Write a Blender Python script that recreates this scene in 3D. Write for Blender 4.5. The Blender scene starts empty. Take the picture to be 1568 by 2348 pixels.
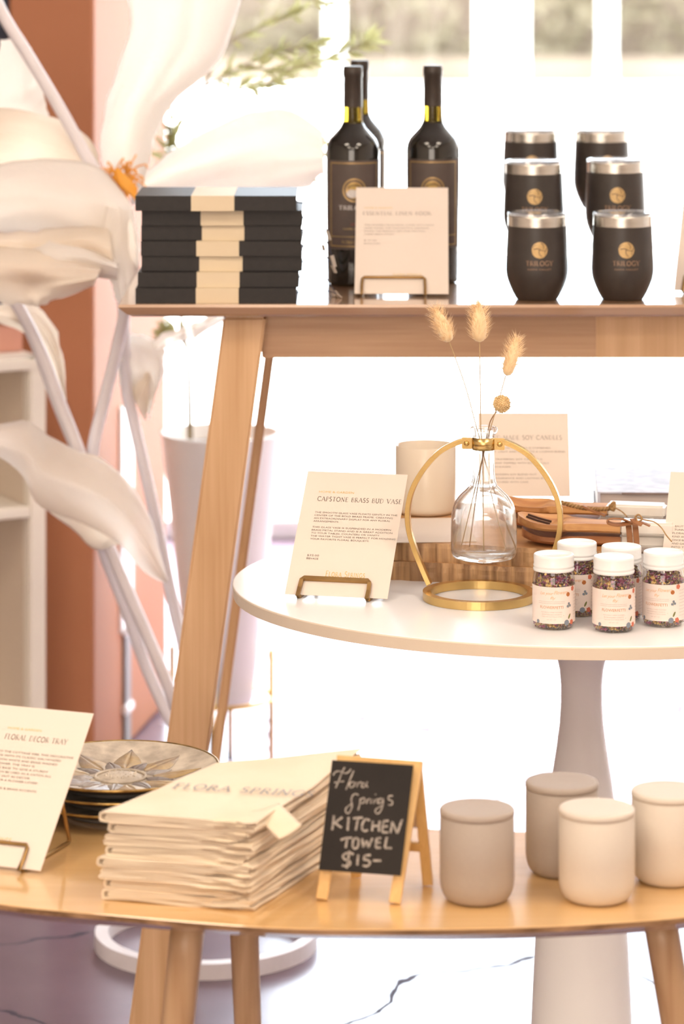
import bpy, bmesh, math, random
from math import sin, cos, pi, radians, sqrt, atan2
from mathutils import Vector, Matrix, noise as mnoise
random.seed(7)
sc = bpy.context.scene
COL = sc.collection
PI = math.pi

# ---------------------------------------------------------------- camera
CAMZ, F, YH = 1.58, 7500.0, -180.0
cam_d = bpy.data.cameras.new('camera')
cam = bpy.data.objects.new('camera', cam_d); COL.objects.link(cam)
cam.location = (0, 0, CAMZ); cam.rotation_euler = (PI/2, 0, 0)
cam_d.sensor_fit = 'VERTICAL'; cam_d.sensor_height = 36.0; cam_d.sensor_width = 36.0
cam_d.lens = 36.0 * F / 2348.0
cam_d.shift_y = -(1174.0 - YH) / 2348.0
cam_d.clip_start = 0.1; cam_d.clip_end = 300
cam_d.dof.use_dof = True; cam_d.dof.focus_distance = 3.93; cam_d.dof.aperture_fstop = 5.4
sc.camera = cam
# ---------------------------------------------------------------- colour management
sc.view_settings.view_transform = 'Standard'; sc.view_settings.look = 'None'
sc.view_settings.exposure = 0.0; sc.view_settings.gamma = 1.0
sc.view_settings.use_curve_mapping = False
try:
    cy = sc.cycles
    cy.use_denoising = True; cy.max_bounces = 12; cy.transmission_bounces = 10
    cy.transparent_max_bounces = 24; cy.glossy_bounces = 5; cy.diffuse_bounces = 4
    cy.caustics_reflective = False; cy.caustics_refractive = False
    cy.sample_clamp_indirect = 6.0
except Exception: pass
# ---------------------------------------------------------------- world, sun, lamps
w = bpy.data.worlds.new('world'); sc.world = w; w.use_nodes = True
bg = w.node_tree.nodes['Background']; bg.inputs[0].default_value = (0.80, 0.90, 1.0, 1); bg.inputs[1].default_value = 10.0
def lamp(name, kind, loc, rot, energy, color, size=None, size_y=None):
    d = bpy.data.lights.new(name, kind); d.energy = energy; d.color = color
    if kind == 'AREA':
        d.shape = 'RECTANGLE'; d.size = size; d.size_y = size_y or size
    o = bpy.data.objects.new(name, d); o.location = loc; o.rotation_euler = rot; COL.objects.link(o); return o
sun = lamp('sun', 'SUN', (0, 12, 20), (radians(-40), radians(-14), 0), 26.0, (1.0, 0.95, 0.87)); sun.data.angle = radians(0.6)
# ceiling downlights and light panels of the shop, then an added fill
WARM = (1.0, 0.84, 0.67)
for i, (x, y) in enumerate(((-1.3, 0.6), (1.3, 0.6), (-1.3, 2.6), (1.3, 2.6), (0, -0.9))):
    lamp('ceiling_panel_light', 'AREA', (x, y, 3.12), (0, 0, 0), 34, WARM, 0.9, 0.9)
lamp('added_front_fill', 'AREA', (-0.9, -2.7, 1.75), (radians(88), 0, 0), 118, (1.0, 0.88, 0.76), 3.0, 2.2)  # unseen fill lamp added behind the camera to brighten upright faces

# ---------------------------------------------------------------- projection helpers
def X(px, d): return (px - 784.0) * d / F
def Zc(py, d): return CAMZ - (py - YH) * d / F
def P(px, py, d): return Vector((X(px, d), d, Zc(py, d)))
ZC, ZW, ZB = CAMZ - .527, CAMZ - .833, CAMZ - .988      # heights of console, white table, bench
def on(px, py, z):                                        # point of plane z seen at px,py
    d = (CAMZ - z) * F / (py - YH); return Vector((X(px, d), d, z))

# ---------------------------------------------------------------- materials
def newmat(name):
    m = bpy.data.materials.new(name); m.use_nodes = True
    return m, m.node_tree, m.node_tree.nodes['Principled BSDF']
def c4(c): return (c[0], c[1], c[2], 1)
def mat(name, col, rough=.5, metal=0, col2=None, nscale=20, bump=0, bscale=80, spec=None, stretch=(1,1,1), coat=0, trans=0, ior=None, sheen=0):
    m, nt, b = newmat(name); N = nt.nodes; L = nt.links
    b.inputs['Base Color'].default_value = c4(col); b.inputs['Roughness'].default_value = rough; b.inputs['Metallic'].default_value = metal
    if spec is not None: b.inputs['Specular IOR Level'].default_value = spec
    if coat: b.inputs['Coat Weight'].default_value = coat; b.inputs['Coat Roughness'].default_value = .12
    if trans: b.inputs['Transmission Weight'].default_value = trans
    if ior: b.inputs['IOR'].default_value = ior
    if sheen: b.inputs['Sheen Weight'].default_value = sheen
    tc = N.new('ShaderNodeTexCoord'); mp = N.new('ShaderNodeMapping'); mp.inputs['Scale'].default_value = stretch
    L.new(tc.outputs['Object'], mp.inputs[0])
    if col2 is None: col2 = tuple(max(0, c*.93) for c in col)
    n = N.new('ShaderNodeTexNoise'); n.inputs['Scale'].default_value = nscale; n.inputs['Detail'].default_value = 4
    L.new(mp.outputs[0], n.inputs['Vector'])
    r = N.new('ShaderNodeValToRGB'); r.color_ramp.elements[0].position = .35; r.color_ramp.elements[1].position = .65
    r.color_ramp.elements[0].color = c4(col); r.color_ramp.elements[1].color = c4(col2)
    L.new(n.outputs[0], r.inputs[0]); L.new(r.outputs[0], b.inputs['Base Color'])
    if bump:
        n2 = N.new('ShaderNodeTexNoise'); n2.inputs['Scale'].default_value = bscale; n2.inputs['Detail'].default_value = 3
        L.new(mp.outputs[0], n2.inputs['Vector'])
        bp = N.new('ShaderNodeBump'); bp.inputs['Strength'].default_value = bump; bp.inputs['Distance'].default_value = .002
        L.new(n2.outputs[0], bp.inputs['Height']); L.new(bp.outputs[0], b.inputs['Normal'])
    return m
def wood(name, light, dark, axis=0, rough=.42, scale=1.0, coat=0, ringw=.35, joint=None, pores=.12):
    """long-grained wood; axis = the direction of the grain in object space"""
    m, nt, b = newmat(name); N = nt.nodes; L = nt.links
    b.inputs['Roughness'].default_value = rough
    if coat: b.inputs['Coat Weight'].default_value = coat; b.inputs['Coat Roughness'].default_value = .1; b.inputs['Coat IOR'].default_value = 1.75
    tc = N.new('ShaderNodeTexCoord'); mp = N.new('ShaderNodeMapping')
    s = [14*scale]*3; s[axis] = 1.1*scale; mp.inputs['Scale'].default_value = s
    L.new(tc.outputs['Object'], mp.inputs[0])
    n1 = N.new('ShaderNodeTexNoise'); n1.inputs['Scale'].default_value = 1.0; n1.inputs['Detail'].default_value = 2
    L.new(mp.outputs[0], n1.inputs['Vector'])
    mul = N.new('ShaderNodeMath'); mul.operation = 'MULTIPLY'; mul.inputs[1].default_value = 9.0
    L.new(n1.outputs[0], mul.inputs[0])
    fr = N.new('ShaderNodeMath'); fr.operation = 'PINGPONG'; fr.inputs[1].default_value = 1.0; L.new(mul.outputs[0], fr.inputs[0])
    mp2 = N.new('ShaderNodeMapping'); s2 = [260*scale]*3; s2[axis] = 7*scale; mp2.inputs['Scale'].default_value = s2
    L.new(tc.outputs['Object'], mp2.inputs[0])
    n2 = N.new('ShaderNodeTexNoise'); n2.inputs['Scale'].default_value = 1.0; n2.inputs['Detail'].default_value = 5; L.new(mp2.outputs[0], n2.inputs['Vector'])
    mx = N.new('ShaderNodeMath'); mx.operation = 'MULTIPLY_ADD'; mx.inputs[1].default_value = ringw
    L.new(fr.outputs[0], mx.inputs[0])
    sc2 = N.new('ShaderNodeMath'); sc2.operation = 'MULTIPLY'; sc2.inputs[1].default_value = 1.0 - ringw; L.new(n2.outputs[0], sc2.inputs[0])
    L.new(sc2.outputs[0], mx.inputs[2])
    r = N.new('ShaderNodeValToRGB'); r.color_ramp.elements[0].position = .15; r.color_ramp.elements[1].position = .85
    r.color_ramp.elements[0].color = c4(light); r.color_ramp.elements[1].color = c4(dark)
    L.new(mx.outputs[0], r.inputs[0]); L.new(r.outputs[0], b.inputs['Base Color'])
    bp = N.new('ShaderNodeBump'); bp.inputs['Strength'].default_value = pores; bp.inputs['Distance'].default_value = .001
    L.new(n2.outputs[0], bp.inputs['Height']); L.new(bp.outputs[0], b.inputs['Normal'])
    return m
def thin_glass(name, tint=(1,1,1), rough=.02, amount=1.0, base=0.04):
    m, nt, b = newmat(name); N = nt.nodes; L = nt.links
    N.remove(b); out = [n for n in N if n.type == 'OUTPUT_MATERIAL'][0]
    t = N.new('ShaderNodeBsdfTransparent'); t.inputs[0].default_value = c4(tint)
    g = N.new('ShaderNodeBsdfGlossy'); g.inputs['Roughness'].default_value = rough
    lw = N.new('ShaderNodeLayerWeight'); lw.inputs[0].default_value = .35
    ma = N.new('ShaderNodeMath'); ma.operation = 'MULTIPLY_ADD'; ma.inputs[1].default_value = amount; ma.inputs[2].default_value = base
    pw = N.new('ShaderNodeMath'); pw.operation = 'POWER'; pw.inputs[1].default_value = 2.0
    L.new(lw.outputs['Facing'], pw.inputs[0]); L.new(pw.outputs[0], ma.inputs[0])
    mx = N.new('ShaderNodeMixShader'); L.new(ma.outputs[0], mx.inputs[0]); L.new(t.outputs[0], mx.inputs[1]); L.new(g.outputs[0], mx.inputs[2])
    L.new(mx.outputs[0], out.inputs[0]); return m
def paper_translucent(name, col, trans=.5, clear=.08, bump=.5, scale=(60, 60, 60)):
    m, nt, b = newmat(name); N = nt.nodes; L = nt.links
    N.remove(b); out = [n for n in N if n.type == 'OUTPUT_MATERIAL'][0]
    d = N.new('ShaderNodeBsdfDiffuse'); d.inputs[0].default_value = c4(col)
    t = N.new('ShaderNodeBsdfTranslucent'); t.inputs[0].default_value = c4((col[0], col[1]*.96, col[2]*.9))
    tr = N.new('ShaderNodeBsdfTransparent')
    m1 = N.new('ShaderNodeMixShader'); m1.inputs[0].default_value = trans; L.new(d.outputs[0], m1.inputs[1]); L.new(t.outputs[0], m1.inputs[2])
    m2 = N.new('ShaderNodeMixShader'); m2.inputs[0].default_value = clear; L.new(m1.outputs[0], m2.inputs[1]); L.new(tr.outputs[0], m2.inputs[2])
    tc = N.new('ShaderNodeTexCoord'); mp = N.new('ShaderNodeMapping'); mp.inputs['Scale'].default_value = scale
    n = N.new('ShaderNodeTexNoise'); n.inputs['Scale'].default_value = 1; n.inputs['Detail'].default_value = 4
    L.new(tc.outputs['Object'], mp.inputs[0]); L.new(mp.outputs[0], n.inputs['Vector'])
    bp = N.new('ShaderNodeBump'); bp.inputs['Strength'].default_value = bump; bp.inputs['Distance'].default_value = .004
    L.new(n.outputs[0], bp.inputs['Height']); L.new(bp.outputs[0], d.inputs['Normal']); L.new(bp.outputs[0], t.inputs['Normal'])
    L.new(m2.outputs[0], out.inputs[0]); return m
MT = {}
def setup_materials():
    M = MT
    M['console_wood'] = wood('console_wood', (.62,.39,.23), (.44,.25,.135), 0, .4)
    M['console_leg_wood'] = wood('console_leg_wood', (.74,.48,.27), (.54,.31,.145), 2, .42, .8)
    M['console_top'] = wood('console_top_wood', (.56,.35,.21), (.42,.24,.13), 0, .25, coat=1, pores=.03)
    M['bench_top'] = wood('bench_top_oak', (.80,.52,.24), (.68,.40,.15), 0, .3, .9, ringw=.2, pores=.06, coat=1)
    M['ply_edge'] = wood('ply_edge', (.42,.24,.12), (.12,.055,.02), 0, .5, 2.0, ringw=.5)
    M['bench_leg'] = wood('bench_leg_ash', (.70,.47,.27), (.48,.28,.14), 2, .4, 1.2, ringw=.6)
    M['pale_pine'] = wood('pale_pine', (.78,.50,.20), (.62,.36,.12), 2, .45, 1.5, ringw=.2)
    M['acacia'] = wood('acacia_board', (.58,.34,.16), (.22,.11,.05), 2, .55, 2.6, ringw=.6, pores=.5)
    M['board_top'] = wood('board_top_wood', (.66,.38,.17), (.46,.23,.09), 0, .4, 1.2)
    M['spoon_wood'] = wood('spoon_wood', (.70,.38,.15), (.42,.17,.06), 0, .55, 1.8, ringw=.5)
    M['spoon_wood_dark'] = wood('spoon_wood_red', (.50,.22,.09), (.26,.09,.035), 0, .6, 1.8, ringw=.5)
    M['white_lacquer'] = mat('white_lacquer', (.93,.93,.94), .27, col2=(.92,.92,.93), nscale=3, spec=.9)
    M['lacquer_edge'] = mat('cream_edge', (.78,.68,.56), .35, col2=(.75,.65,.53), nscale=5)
    M['pedestal'] = mat('pedestal_paint', (.95,.93,.89), .4, col2=(.94,.92,.88), nscale=4)
    M['card'] = mat('ivory_card', (.75,.655,.57), .6, col2=(.74,.645,.56), nscale=8)
    M['ink'] = mat('brown_grey_ink', (.13,.10,.08), .7, nscale=60)
    M['ink_soft'] = mat('soft_grey_ink', (.34,.29,.25), .7, nscale=60)
    M['gold_ink'] = mat('gold_ink', (.72,.50,.16), .45, nscale=60)
    M['towel_ink'] = mat('slate_blue_ink', (.22,.24,.30), .8, nscale=60)
    M['brass'] = mat('brushed_brass', (.72,.50,.20), .26, 1, (.64,.44,.17), 40, .02, 300)
    M['wire_brass'] = mat('antique_brass_wire', (.42,.26,.10), .35, .9, (.36,.21,.08), 60)
    M['steel'] = mat('brushed_steel', (.66,.62,.56), .24, 1, (.58,.54,.48), 30, .1, 200, stretch=(1,1,20))
    M['clear_lid'] = thin_glass('clear_plastic', (.97,.98,1), .04, .7, .07)
    M['acrylic'] = thin_glass('clear_acrylic', (.985,.99,1), .02, .5, .03)
    M['jar_glass'] = thin_glass('jar_glass', (.96,.97,.97), .03, .75, .06)
    M['pane'] = thin_glass('window_glass', (.985,.99,.99), .0, .3, .02)
    M['vase_glass'] = mat('vase_glass', (.99,1,1), .0, trans=1, ior=1.38, col2=(.99,1,1))
    m, nt, b = newmat('vase_glass_wall'); N = nt.nodes; L = nt.links
    b.inputs['Base Color'].default_value = (.99,1,1,1); b.inputs['Roughness'].default_value = 0; b.inputs['Transmission Weight'].default_value = 1; b.inputs['IOR'].default_value = 1.4
    t_ = N.new('ShaderNodeBsdfTransparent'); t_.inputs[0].default_value = (.985,.99,.985,1); lw = N.new('ShaderNodeLayerWeight'); lw.inputs[0].default_value = .3
    mr = N.new('ShaderNodeMapRange'); mr.inputs[1].default_value = .12; mr.inputs[2].default_value = .6; mr.inputs[3].default_value = .12; mr.inputs[4].default_value = 1; L.new(lw.outputs['Facing'], mr.inputs[0])
    mx = N.new('ShaderNodeMixShader'); L.new(mr.outputs[0], mx.inputs[0]); L.new(t_.outputs[0], mx.inputs[1]); L.new(b.outputs[0], mx.inputs[2])
    L.new(mx.outputs[0], [n for n in N if n.type == 'OUTPUT_MATERIAL'][0].inputs[0]); M['vase_glass'] = m
    M['tumbler'] = mat('black_powder_coat', (.042,.033,.028), .42, col2=(.036,.028,.024), nscale=50, bump=.05, bscale=900)
    M['print_gold'] = mat('printed_gold', (.62,.42,.19), .4, .2, (.52,.34,.14), 90)
    M['print_copper'] = mat('printed_copper', (.36,.22,.13), .45, .1, (.30,.18,.11), 90)
    M['wine_glass'] = mat('dark_wine_bottle_glass', (.012,.009,.006), .06, col2=(.010,.008,.005), spec=.7)
    M['neck_glass'] = mat('olive_neck_glass', (.42,.30,.03), .05, col2=(.36,.25,.02), trans=.9, ior=1.3)
    M['capsule'] = mat('dark_foil_capsule', (.055,.042,.034), .38, .3, (.045,.034,.028), 40)
    M['wine_label'] = mat('taupe_label_paper', (.095,.070,.060), .6, col2=(.085,.062,.053), nscale=40)
    M['label_gold'] = mat('label_gold_foil', (.50,.33,.14), .35, .5, (.42,.27,.11), 60)
    M['label_yellow'] = mat('label_yellow', (.60,.42,.12), .5, nscale=80, col2=(.34,.20,.05))
    M['label_white'] = mat('label_white', (.72,.68,.66), .5, nscale=80, col2=(.5,.45,.42))
    M['label_red'] = mat('label_red', (.30,.05,.04), .5)
    M['black_cloth'] = mat('black_book_cloth', (.018,.014,.013), .5, col2=(.014,.011,.010), nscale=120, bump=.1, bscale=900, spec=.4)
    M['cream_band'] = mat('cream_paper_band', (.72,.60,.42), .6, col2=(.70,.58,.40), nscale=30)
    M['pages'] = mat('page_block', (.80,.77,.76), .7, col2=(.62,.60,.60), nscale=4, stretch=(2,2,400))
    M['pages_grey'] = mat('grey_page_block', (.55,.47,.43), .7, col2=(.46,.39,.36), nscale=4, stretch=(2,2,400))
    M['cover_white'] = mat('white_patterned_cover', (.42,.43,.52), .45, col2=(.62,.62,.70), nscale=45)
    M['cover_grey'] = mat('grey_book_cover', (.28,.25,.24), .5)
    M['cover_brown'] = mat('brown_book_cover', (.20,.14,.12), .5)
    M['ribbon_dark'] = mat('navy_thread', (.035,.04,.07), .6)
    M['ribbon_tip'] = mat('grey_ribbon_tip', (.55,.50,.44), .5)
    M['candle_grey'] = mat('matte_grey_ceramic', (.37,.305,.255), .62, col2=(.36,.295,.245), nscale=300, bump=.12, bscale=1500)
    M['candle_grey_warm'] = mat('matte_greige_ceramic', (.40,.33,.275), .62, col2=(.39,.32,.265), nscale=300, bump=.12, bscale=1500)
    M['candle_cream'] = mat('matte_cream_ceramic', (.64,.56,.47), .6, col2=(.63,.55,.46), nscale=300, bump=.12, bscale=1500)
    M['frosted'] = mat('frosted_cream_glass', (.72,.62,.50), .22, col2=(.70,.60,.475), nscale=6)
    M['linen'] = mat('natural_cotton', (.84,.71,.54), .85, col2=(.80,.66,.48), nscale=14, bump=.35, bscale=1100, sheen=.3)
    M['chalkboard'] = mat('blackboard', (.016,.012,.010), .6, col2=(.022,.017,.014), nscale=12, spec=.25)
    M['chalk'] = mat('chalk', (.42,.37,.32), .9, col2=(.22,.19,.165), nscale=300)
    M['tray_metal'] = mat('white_washed_brass_relief', (.50,.46,.42), .36, .4, (.22,.18,.16), 26, .7, 90)
    M['tray_relief'] = mat('grey_brass_petal', (.33,.30,.30), .35, .5, (.58,.42,.20), 22, .4, 90)
    M['tray_white'] = mat('white_wash', (.66,.58,.47), .5, .1, (.40,.34,.27), 45, .3, 120)
    M['tray_rim'] = mat('tray_brass_rim', (.55,.37,.13), .35, .8, (.25,.15,.05), 50, .5, 150)
    M['tray_under'] = mat('tray_dark_underside', (.03,.02,.012), .6)
    M['tray_foot'] = mat('galvanised_foot', (.34,.31,.29), .4, .6)
    M['crepe'] = paper_translucent('white_crepe_paper', (.98,.965,.95), .5, .06)
    M['crepe_peach'] = paper_translucent('peach_crepe_paper', (.99,.95,.89), .6, .05)
    M['crepe_sheer'] = paper_translucent('sheer_crepe_paper', (.98,.95,.92), .6, .28)
    M['stem_white'] = mat('white_wrapped_stem', (.84,.80,.83), .5, col2=(.80,.76,.78), nscale=20, bump=.2, bscale=120)
    M['orange'] = mat('orange_stamen', (.85,.36,.04), .6, col2=(.90,.45,.08), nscale=30)
    M['terracotta'] = mat('terracotta_paint', (.46,.19,.095), .6, col2=(.44,.175,.088), nscale=3, spec=.28)
    M['navy'] = mat('navy_paint', (.04,.05,.09), .6)
    M['room_paint'] = mat('warm_white_paint', (.78,.72,.64), .7, nscale=2)
    M['ceiling'] = mat('ceiling_paint', (.80,.77,.72), .8, nscale=2)
    M['frame_paint'] = mat('window_frame_paint', (.72,.70,.66), .5)
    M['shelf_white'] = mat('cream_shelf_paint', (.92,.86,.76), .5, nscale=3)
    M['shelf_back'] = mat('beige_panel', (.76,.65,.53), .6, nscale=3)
    M['pink_box'] = mat('pink_card', (.62,.30,.22), .6)
    M['pot'] = mat('pale_grey_pot', (.97,.97,.96), .4, nscale=3)
    M['soil'] = mat('bark_soil', (.14,.09,.05), .9, nscale=60, col2=(.25,.18,.1))
    M['bark'] = mat('olive_bark', (.30,.23,.14), .9, nscale=60, bump=.5)
    M['gold_stand'] = mat('gold_stand', (.72,.50,.18), .3, .9)
    M['leaf'] = paper_translucent('olive_leaf', (.42,.43,.22), .5, .0)
    M['leaf_far'] = paper_translucent('far_foliage', (.30,.25,.17), .4, .0)
    M['pavement'] = mat('sunlit_concrete', (.80,.79,.76), .8, nscale=.5)
    M['garden_wall'] = mat('tan_garden_wall', (.24,.175,.12), .8, nscale=.8, col2=(.18,.125,.085))
    M['post'] = mat('white_post', (.86,.84,.80), .6)
    M['marble'] = mat('white_marble', (.84,.79,.72), .3, col2=(.78,.71,.62), nscale=30)
    M['leather'] = mat('tan_leather', (.36,.155,.06), .55, nscale=120, col2=(.30,.12,.045))
    M['twine'] = mat('jute_twine', (.52,.33,.15), .9, nscale=200, bump=.6, bscale=900, col2=(.36,.2,.08))
    M['slot_shade_strip'] = mat('painted_slot_shade', (.05,.02,.012), .8)  # near-black colour stands in for the shade inside the fork's slots
    M['lid_white'] = mat('white_enamel_lid', (.84,.84,.84), .22, col2=(.82,.82,.82))
    M['jar_label'] = mat('blush_label', (.80,.68,.62), .6, col2=(.79,.67,.605), nscale=20)
    M['copper_ink'] = mat('copper_ink', (.62,.30,.14), .5)
    M['peach_ink'] = mat('peach_script_ink', (.80,.48,.26), .5)
    M['grey_ink'] = mat('pale_grey_ink', (.58,.47,.42), .6)
    M['olive_ink'] = mat('olive_leaf_print', (.20,.20,.07), .6)
    M['blue_ink'] = mat('blue_grey_flower_print', (.22,.25,.30), .6)
    M['coral_ink'] = mat('coral_flower_print', (.62,.17,.10), .6)
    M['rust_ink'] = mat('rust_flower_print', (.45,.15,.04), .6)
    M['grass_head'] = mat('bunny_tail_fluff', (.88,.69,.42), .85, col2=(.84,.63,.36), nscale=120, sheen=.6)
    M['grass_hair'] = paper_translucent('bunny_tail_hair', (1,.86,.64), .5, .0)
    M['stem_straw'] = mat('dry_straw_stem', (.52,.36,.19), .7)
    M['stem_brown'] = mat('brown_dry_stem', (.30,.17,.08), .7)
    M['ball'] = mat('dry_globe_flower', (.95,.76,.46), .8, col2=(.74,.52,.25), nscale=400)
    # dried petals: voronoi cells of petal colours
    m, nt, b = newmat('dried_petals'); N = nt.nodes; L = nt.links
    tc = N.new('ShaderNodeTexCoord'); v = N.new('ShaderNodeTexVoronoi'); v.inputs['Scale'].default_value = 260
    L.new(tc.outputs['Object'], v.inputs['Vector'])
    sp = N.new('ShaderNodeSeparateColor'); L.new(v.outputs['Color'], sp.inputs[0])
    r = N.new('ShaderNodeValToRGB'); r.color_ramp.interpolation = 'CONSTANT'
    cols = [(0,(.36,.08,.16)),(.2,(.66,.42,.14)),(.4,(.26,.20,.11)),(.55,(.44,.14,.24)),(.7,(.78,.56,.26)),(.85,(.24,.20,.30))]
    e = r.color_ramp.elements
    e[0].position = 0; e[0].color = c4(cols[0][1]); e[1].position = cols[1][0]; e[1].color = c4(cols[1][1])
    for p, c in cols[2:]:
        q = e.new(p); q.color = c4(c)
    L.new(sp.outputs[0], r.inputs[0]); L.new(r.outputs[0], b.inputs['Base Color']); b.inputs['Roughness'].default_value = .6
    M['petals'] = m
    # polished stone floor with cracks
    m, nt, b = newmat('polished_stone_floor'); N = nt.nodes; L = nt.links
    tc = N.new('ShaderNodeTexCoord'); n = N.new('ShaderNodeTexNoise'); n.inputs['Scale'].default_value = 2.2; n.inputs['Detail'].default_value = 6
    L.new(tc.outputs['Object'], n.inputs['Vector'])
    r = N.new('ShaderNodeValToRGB'); r.color_ramp.elements[0].position = .35; r.color_ramp.elements[1].position = .68
    r.color_ramp.elements[0].color = (.13,.085,.125,1); r.color_ramp.elements[1].color = (.20,.135,.18,1)
    L.new(n.outputs[0], r.inputs[0])
    ad = N.new('ShaderNodeMixRGB'); ad.inputs[0].default_value = .28; L.new(tc.outputs['Object'], ad.inputs[1]); L.new(n.outputs['Color'], ad.inputs[2])
    v = N.new('ShaderNodeTexVoronoi'); v.feature = 'DISTANCE_TO_EDGE'; v.inputs['Scale'].default_value = 2.2; L.new(ad.outputs[0], v.inputs['Vector'])
    lt = N.new('ShaderNodeMath'); lt.operation = 'LESS_THAN'; lt.inputs[1].default_value = .006; L.new(v.outputs['Distance'], lt.inputs[0])
    mx = N.new('ShaderNodeMixRGB'); L.new(lt.outputs[0], mx.inputs[0]); L.new(r.outputs[0], mx.inputs[1]); mx.inputs[2].default_value = (.05,.03,.05,1)
    L.new(mx.outputs[0], b.inputs['Base Color'])
    ro = N.new('ShaderNodeMath'); ro.operation = 'MULTIPLY_ADD'; ro.inputs[1].default_value = .5; ro.inputs[2].default_value = .24
    L.new(lt.outputs[0], ro.inputs[0]); L.new(ro.outputs[0], b.inputs['Roughness']); sp_ = N.new('ShaderNodeMath'); sp_.operation = 'MULTIPLY_ADD'; sp_.inputs[1].default_value = -.55; sp_.inputs[2].default_value = .8; L.new(lt.outputs[0], sp_.inputs[0]); L.new(sp_.outputs[0], b.inputs['Specular IOR Level'])
    M['floor'] = m
setup_materials()

# ---------------------------------------------------------------- object helpers
def thing(name, label, cat, loc=(0,0,0), rz=0, group=None, kind=None):
    o = bpy.data.objects.new(name, None); COL.objects.link(o); o.empty_display_size = .02
    o.location = loc; o.rotation_euler = (0, 0, rz); o['label'] = label; o['category'] = cat
    if group: o['group'] = group
    if kind: o['kind'] = kind
    return o
def tag(o, label, cat, group=None, kind=None):
    o['label'] = label; o['category'] = cat
    if group: o['group'] = group
    if kind: o['kind'] = kind
    return o
class G:
    """geometry collector: one G becomes one mesh object"""
    def __init__(s): s.v = []; s.f = []; s.m = []; s.s = []
    def add(s, V, Fc, mi=0, sm=False, fn=None):
        b = len(s.v)
        s.v += [tuple(fn(Vector(p))) if fn else tuple(p) for p in V]
        for q in Fc: s.f.append(tuple(b+i for i in q)); s.m.append(mi); s.s.append(sm)
        return s
    def box(s, x0, x1, y0, y1, z0, z1, bev=0, mi=0, fn=None, seg=2):
        bm = bmesh.new(); bmesh.ops.create_cube(bm, size=1)
        for q in bm.verts: q.co = Vector(((x0+x1)/2+q.co.x*(x1-x0), (y0+y1)/2+q.co.y*(y1-y0), (z0+z1)/2+q.co.z*(z1-z0)))
        if bev: bmesh.ops.bevel(bm, geom=bm.edges[:], offset=bev, segments=seg, affect='EDGES')
        bm.verts.index_update()
        s.add([q.co.copy() for q in bm.verts], [[q.index for q in f.verts] for f in bm.faces], mi, False, fn); bm.free(); return s
    def lathe(s, prof, seg=48, mi=0, fn=None, a0=0, a1=2*PI, sm=True, cap=False):
        full = abs(a1-a0-2*PI) < 1e-6; n = seg if full else seg+1; V = []; Fc = []
        for r, z in prof:
            for k in range(n):
                a = a0+(a1-a0)*k/seg; V.append((r*cos(a), r*sin(a), z))
        for i in range(len(prof)-1):
            for k in range(seg):
                k2 = (k+1) % n if full else k+1
                Fc.append((i*n+k, i*n+k2, (i+1)*n+k2, (i+1)*n+k))
        if full and cap:
            if prof[0][0] > 1e-6: Fc.append(tuple(range(n-1, -1, -1)))
            if prof[-1][0] > 1e-6 : Fc.append(tuple((len(prof)-1)*n+k for k in range(n)))
        return s.add(V, Fc, mi, sm, fn)
    def tube(s, pts, r, seg=10, mi=0, closed=False, fn=None, flat=None, cap=True):
        pts = [Vector(p) for p in pts]; n = len(pts); V = []; Fc = []; up = None
        for i, p in enumerate(pts):
            if closed: t = pts[(i+1) % n]-pts[i-1]
            else: t = pts[min(i+1, n-1)]-pts[max(i-1, 0)]
            t.normalize()
            if up is None:
                up = Vector((0,0,1)) if abs(t.z) < .9 else Vector((0,1,0))
            up = (up - t*up.dot(t)); up = up.normalized() if up.length > 1e-6 else Vector((1,0,0)); sd = t.cross(up)
            rr = r[i] if isinstance(r, (list, tuple)) else r
            for k in range(seg):
                a = 2*PI*(k+.5)/seg
                if flat: q = sd*(flat[0]*(1 if cos(a) > 0 else -1)) + up*(flat[1]*(1 if sin(a) > 0 else -1))
                else: q = sd*(rr*cos(a)) + up*(rr*sin(a))
                V.append(p+q)
        m = n if closed else n-1
        for i in range(m):
            j = (i+1) % n
            for k in range(seg): Fc.append((i*seg+k, i*seg+(k+1) % seg, j*seg+(k+1) % seg, j*seg+k))
        if not closed and cap:
            Fc.append(tuple(range(seg-1, -1, -1))); Fc.append(tuple((n-1)*seg+k for k in range(seg)))
        return s.add(V, Fc, mi, not flat, fn)
    def prism(s, outl, levels, mi=0, fn=None, sm=False, mis=None):
        """levels: list of (z, inset) ; outl: list of (x,y) around centre"""
        n = len(outl); V = []; Fc = []; cx = sum(p[0] for p in outl)/n; cyy = sum(p[1] for p in outl)/n
        for z, ins in levels:
            for x, y in outl:
                dx, dy = x-cx, y-cyy; l = sqrt(dx*dx+dy*dy); k = (l-ins)/l
                V.append((cx+dx*k, cyy+dy*k, z))
        for i in range(len(levels)-1):
            for k in range(n): Fc.append((i*n+k, i*n+(k+1) % n, (i+1)*n+(k+1) % n, (i+1)*n+k))
        b = len(s.f); s.add(V, Fc, mi, sm, fn)
        if mis:
            for i in range(len(levels)-1):
                for k in range(n): s.m[b+i*n+k] = mis[i]
        base = len(s.v)-len(V); L = len(levels)-1
        s.f.append(tuple(base+k for k in range(n-1, -1, -1))); s.m.append(mis[0] if mis else mi); s.s.append(False)
        s.f.append(tuple(base+L*n+k for k in range(n))); s.m.append(mi); s.s.append(False)
        return s
    def grid(s, fn2, nu, nv, mi=0, sm=True, fn=None, thick=None):
        V = [fn2(i/nu, j/nv) for j in range(nv+1) for i in range(nu+1)]
        Fc = [(j*(nu+1)+i, j*(nu+1)+i+1, (j+1)*(nu+1)+i+1, (j+1)*(nu+1)+i) for j in range(nv) for i in range(nu)]
        return s.add(V, Fc, mi, sm, fn)
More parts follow.
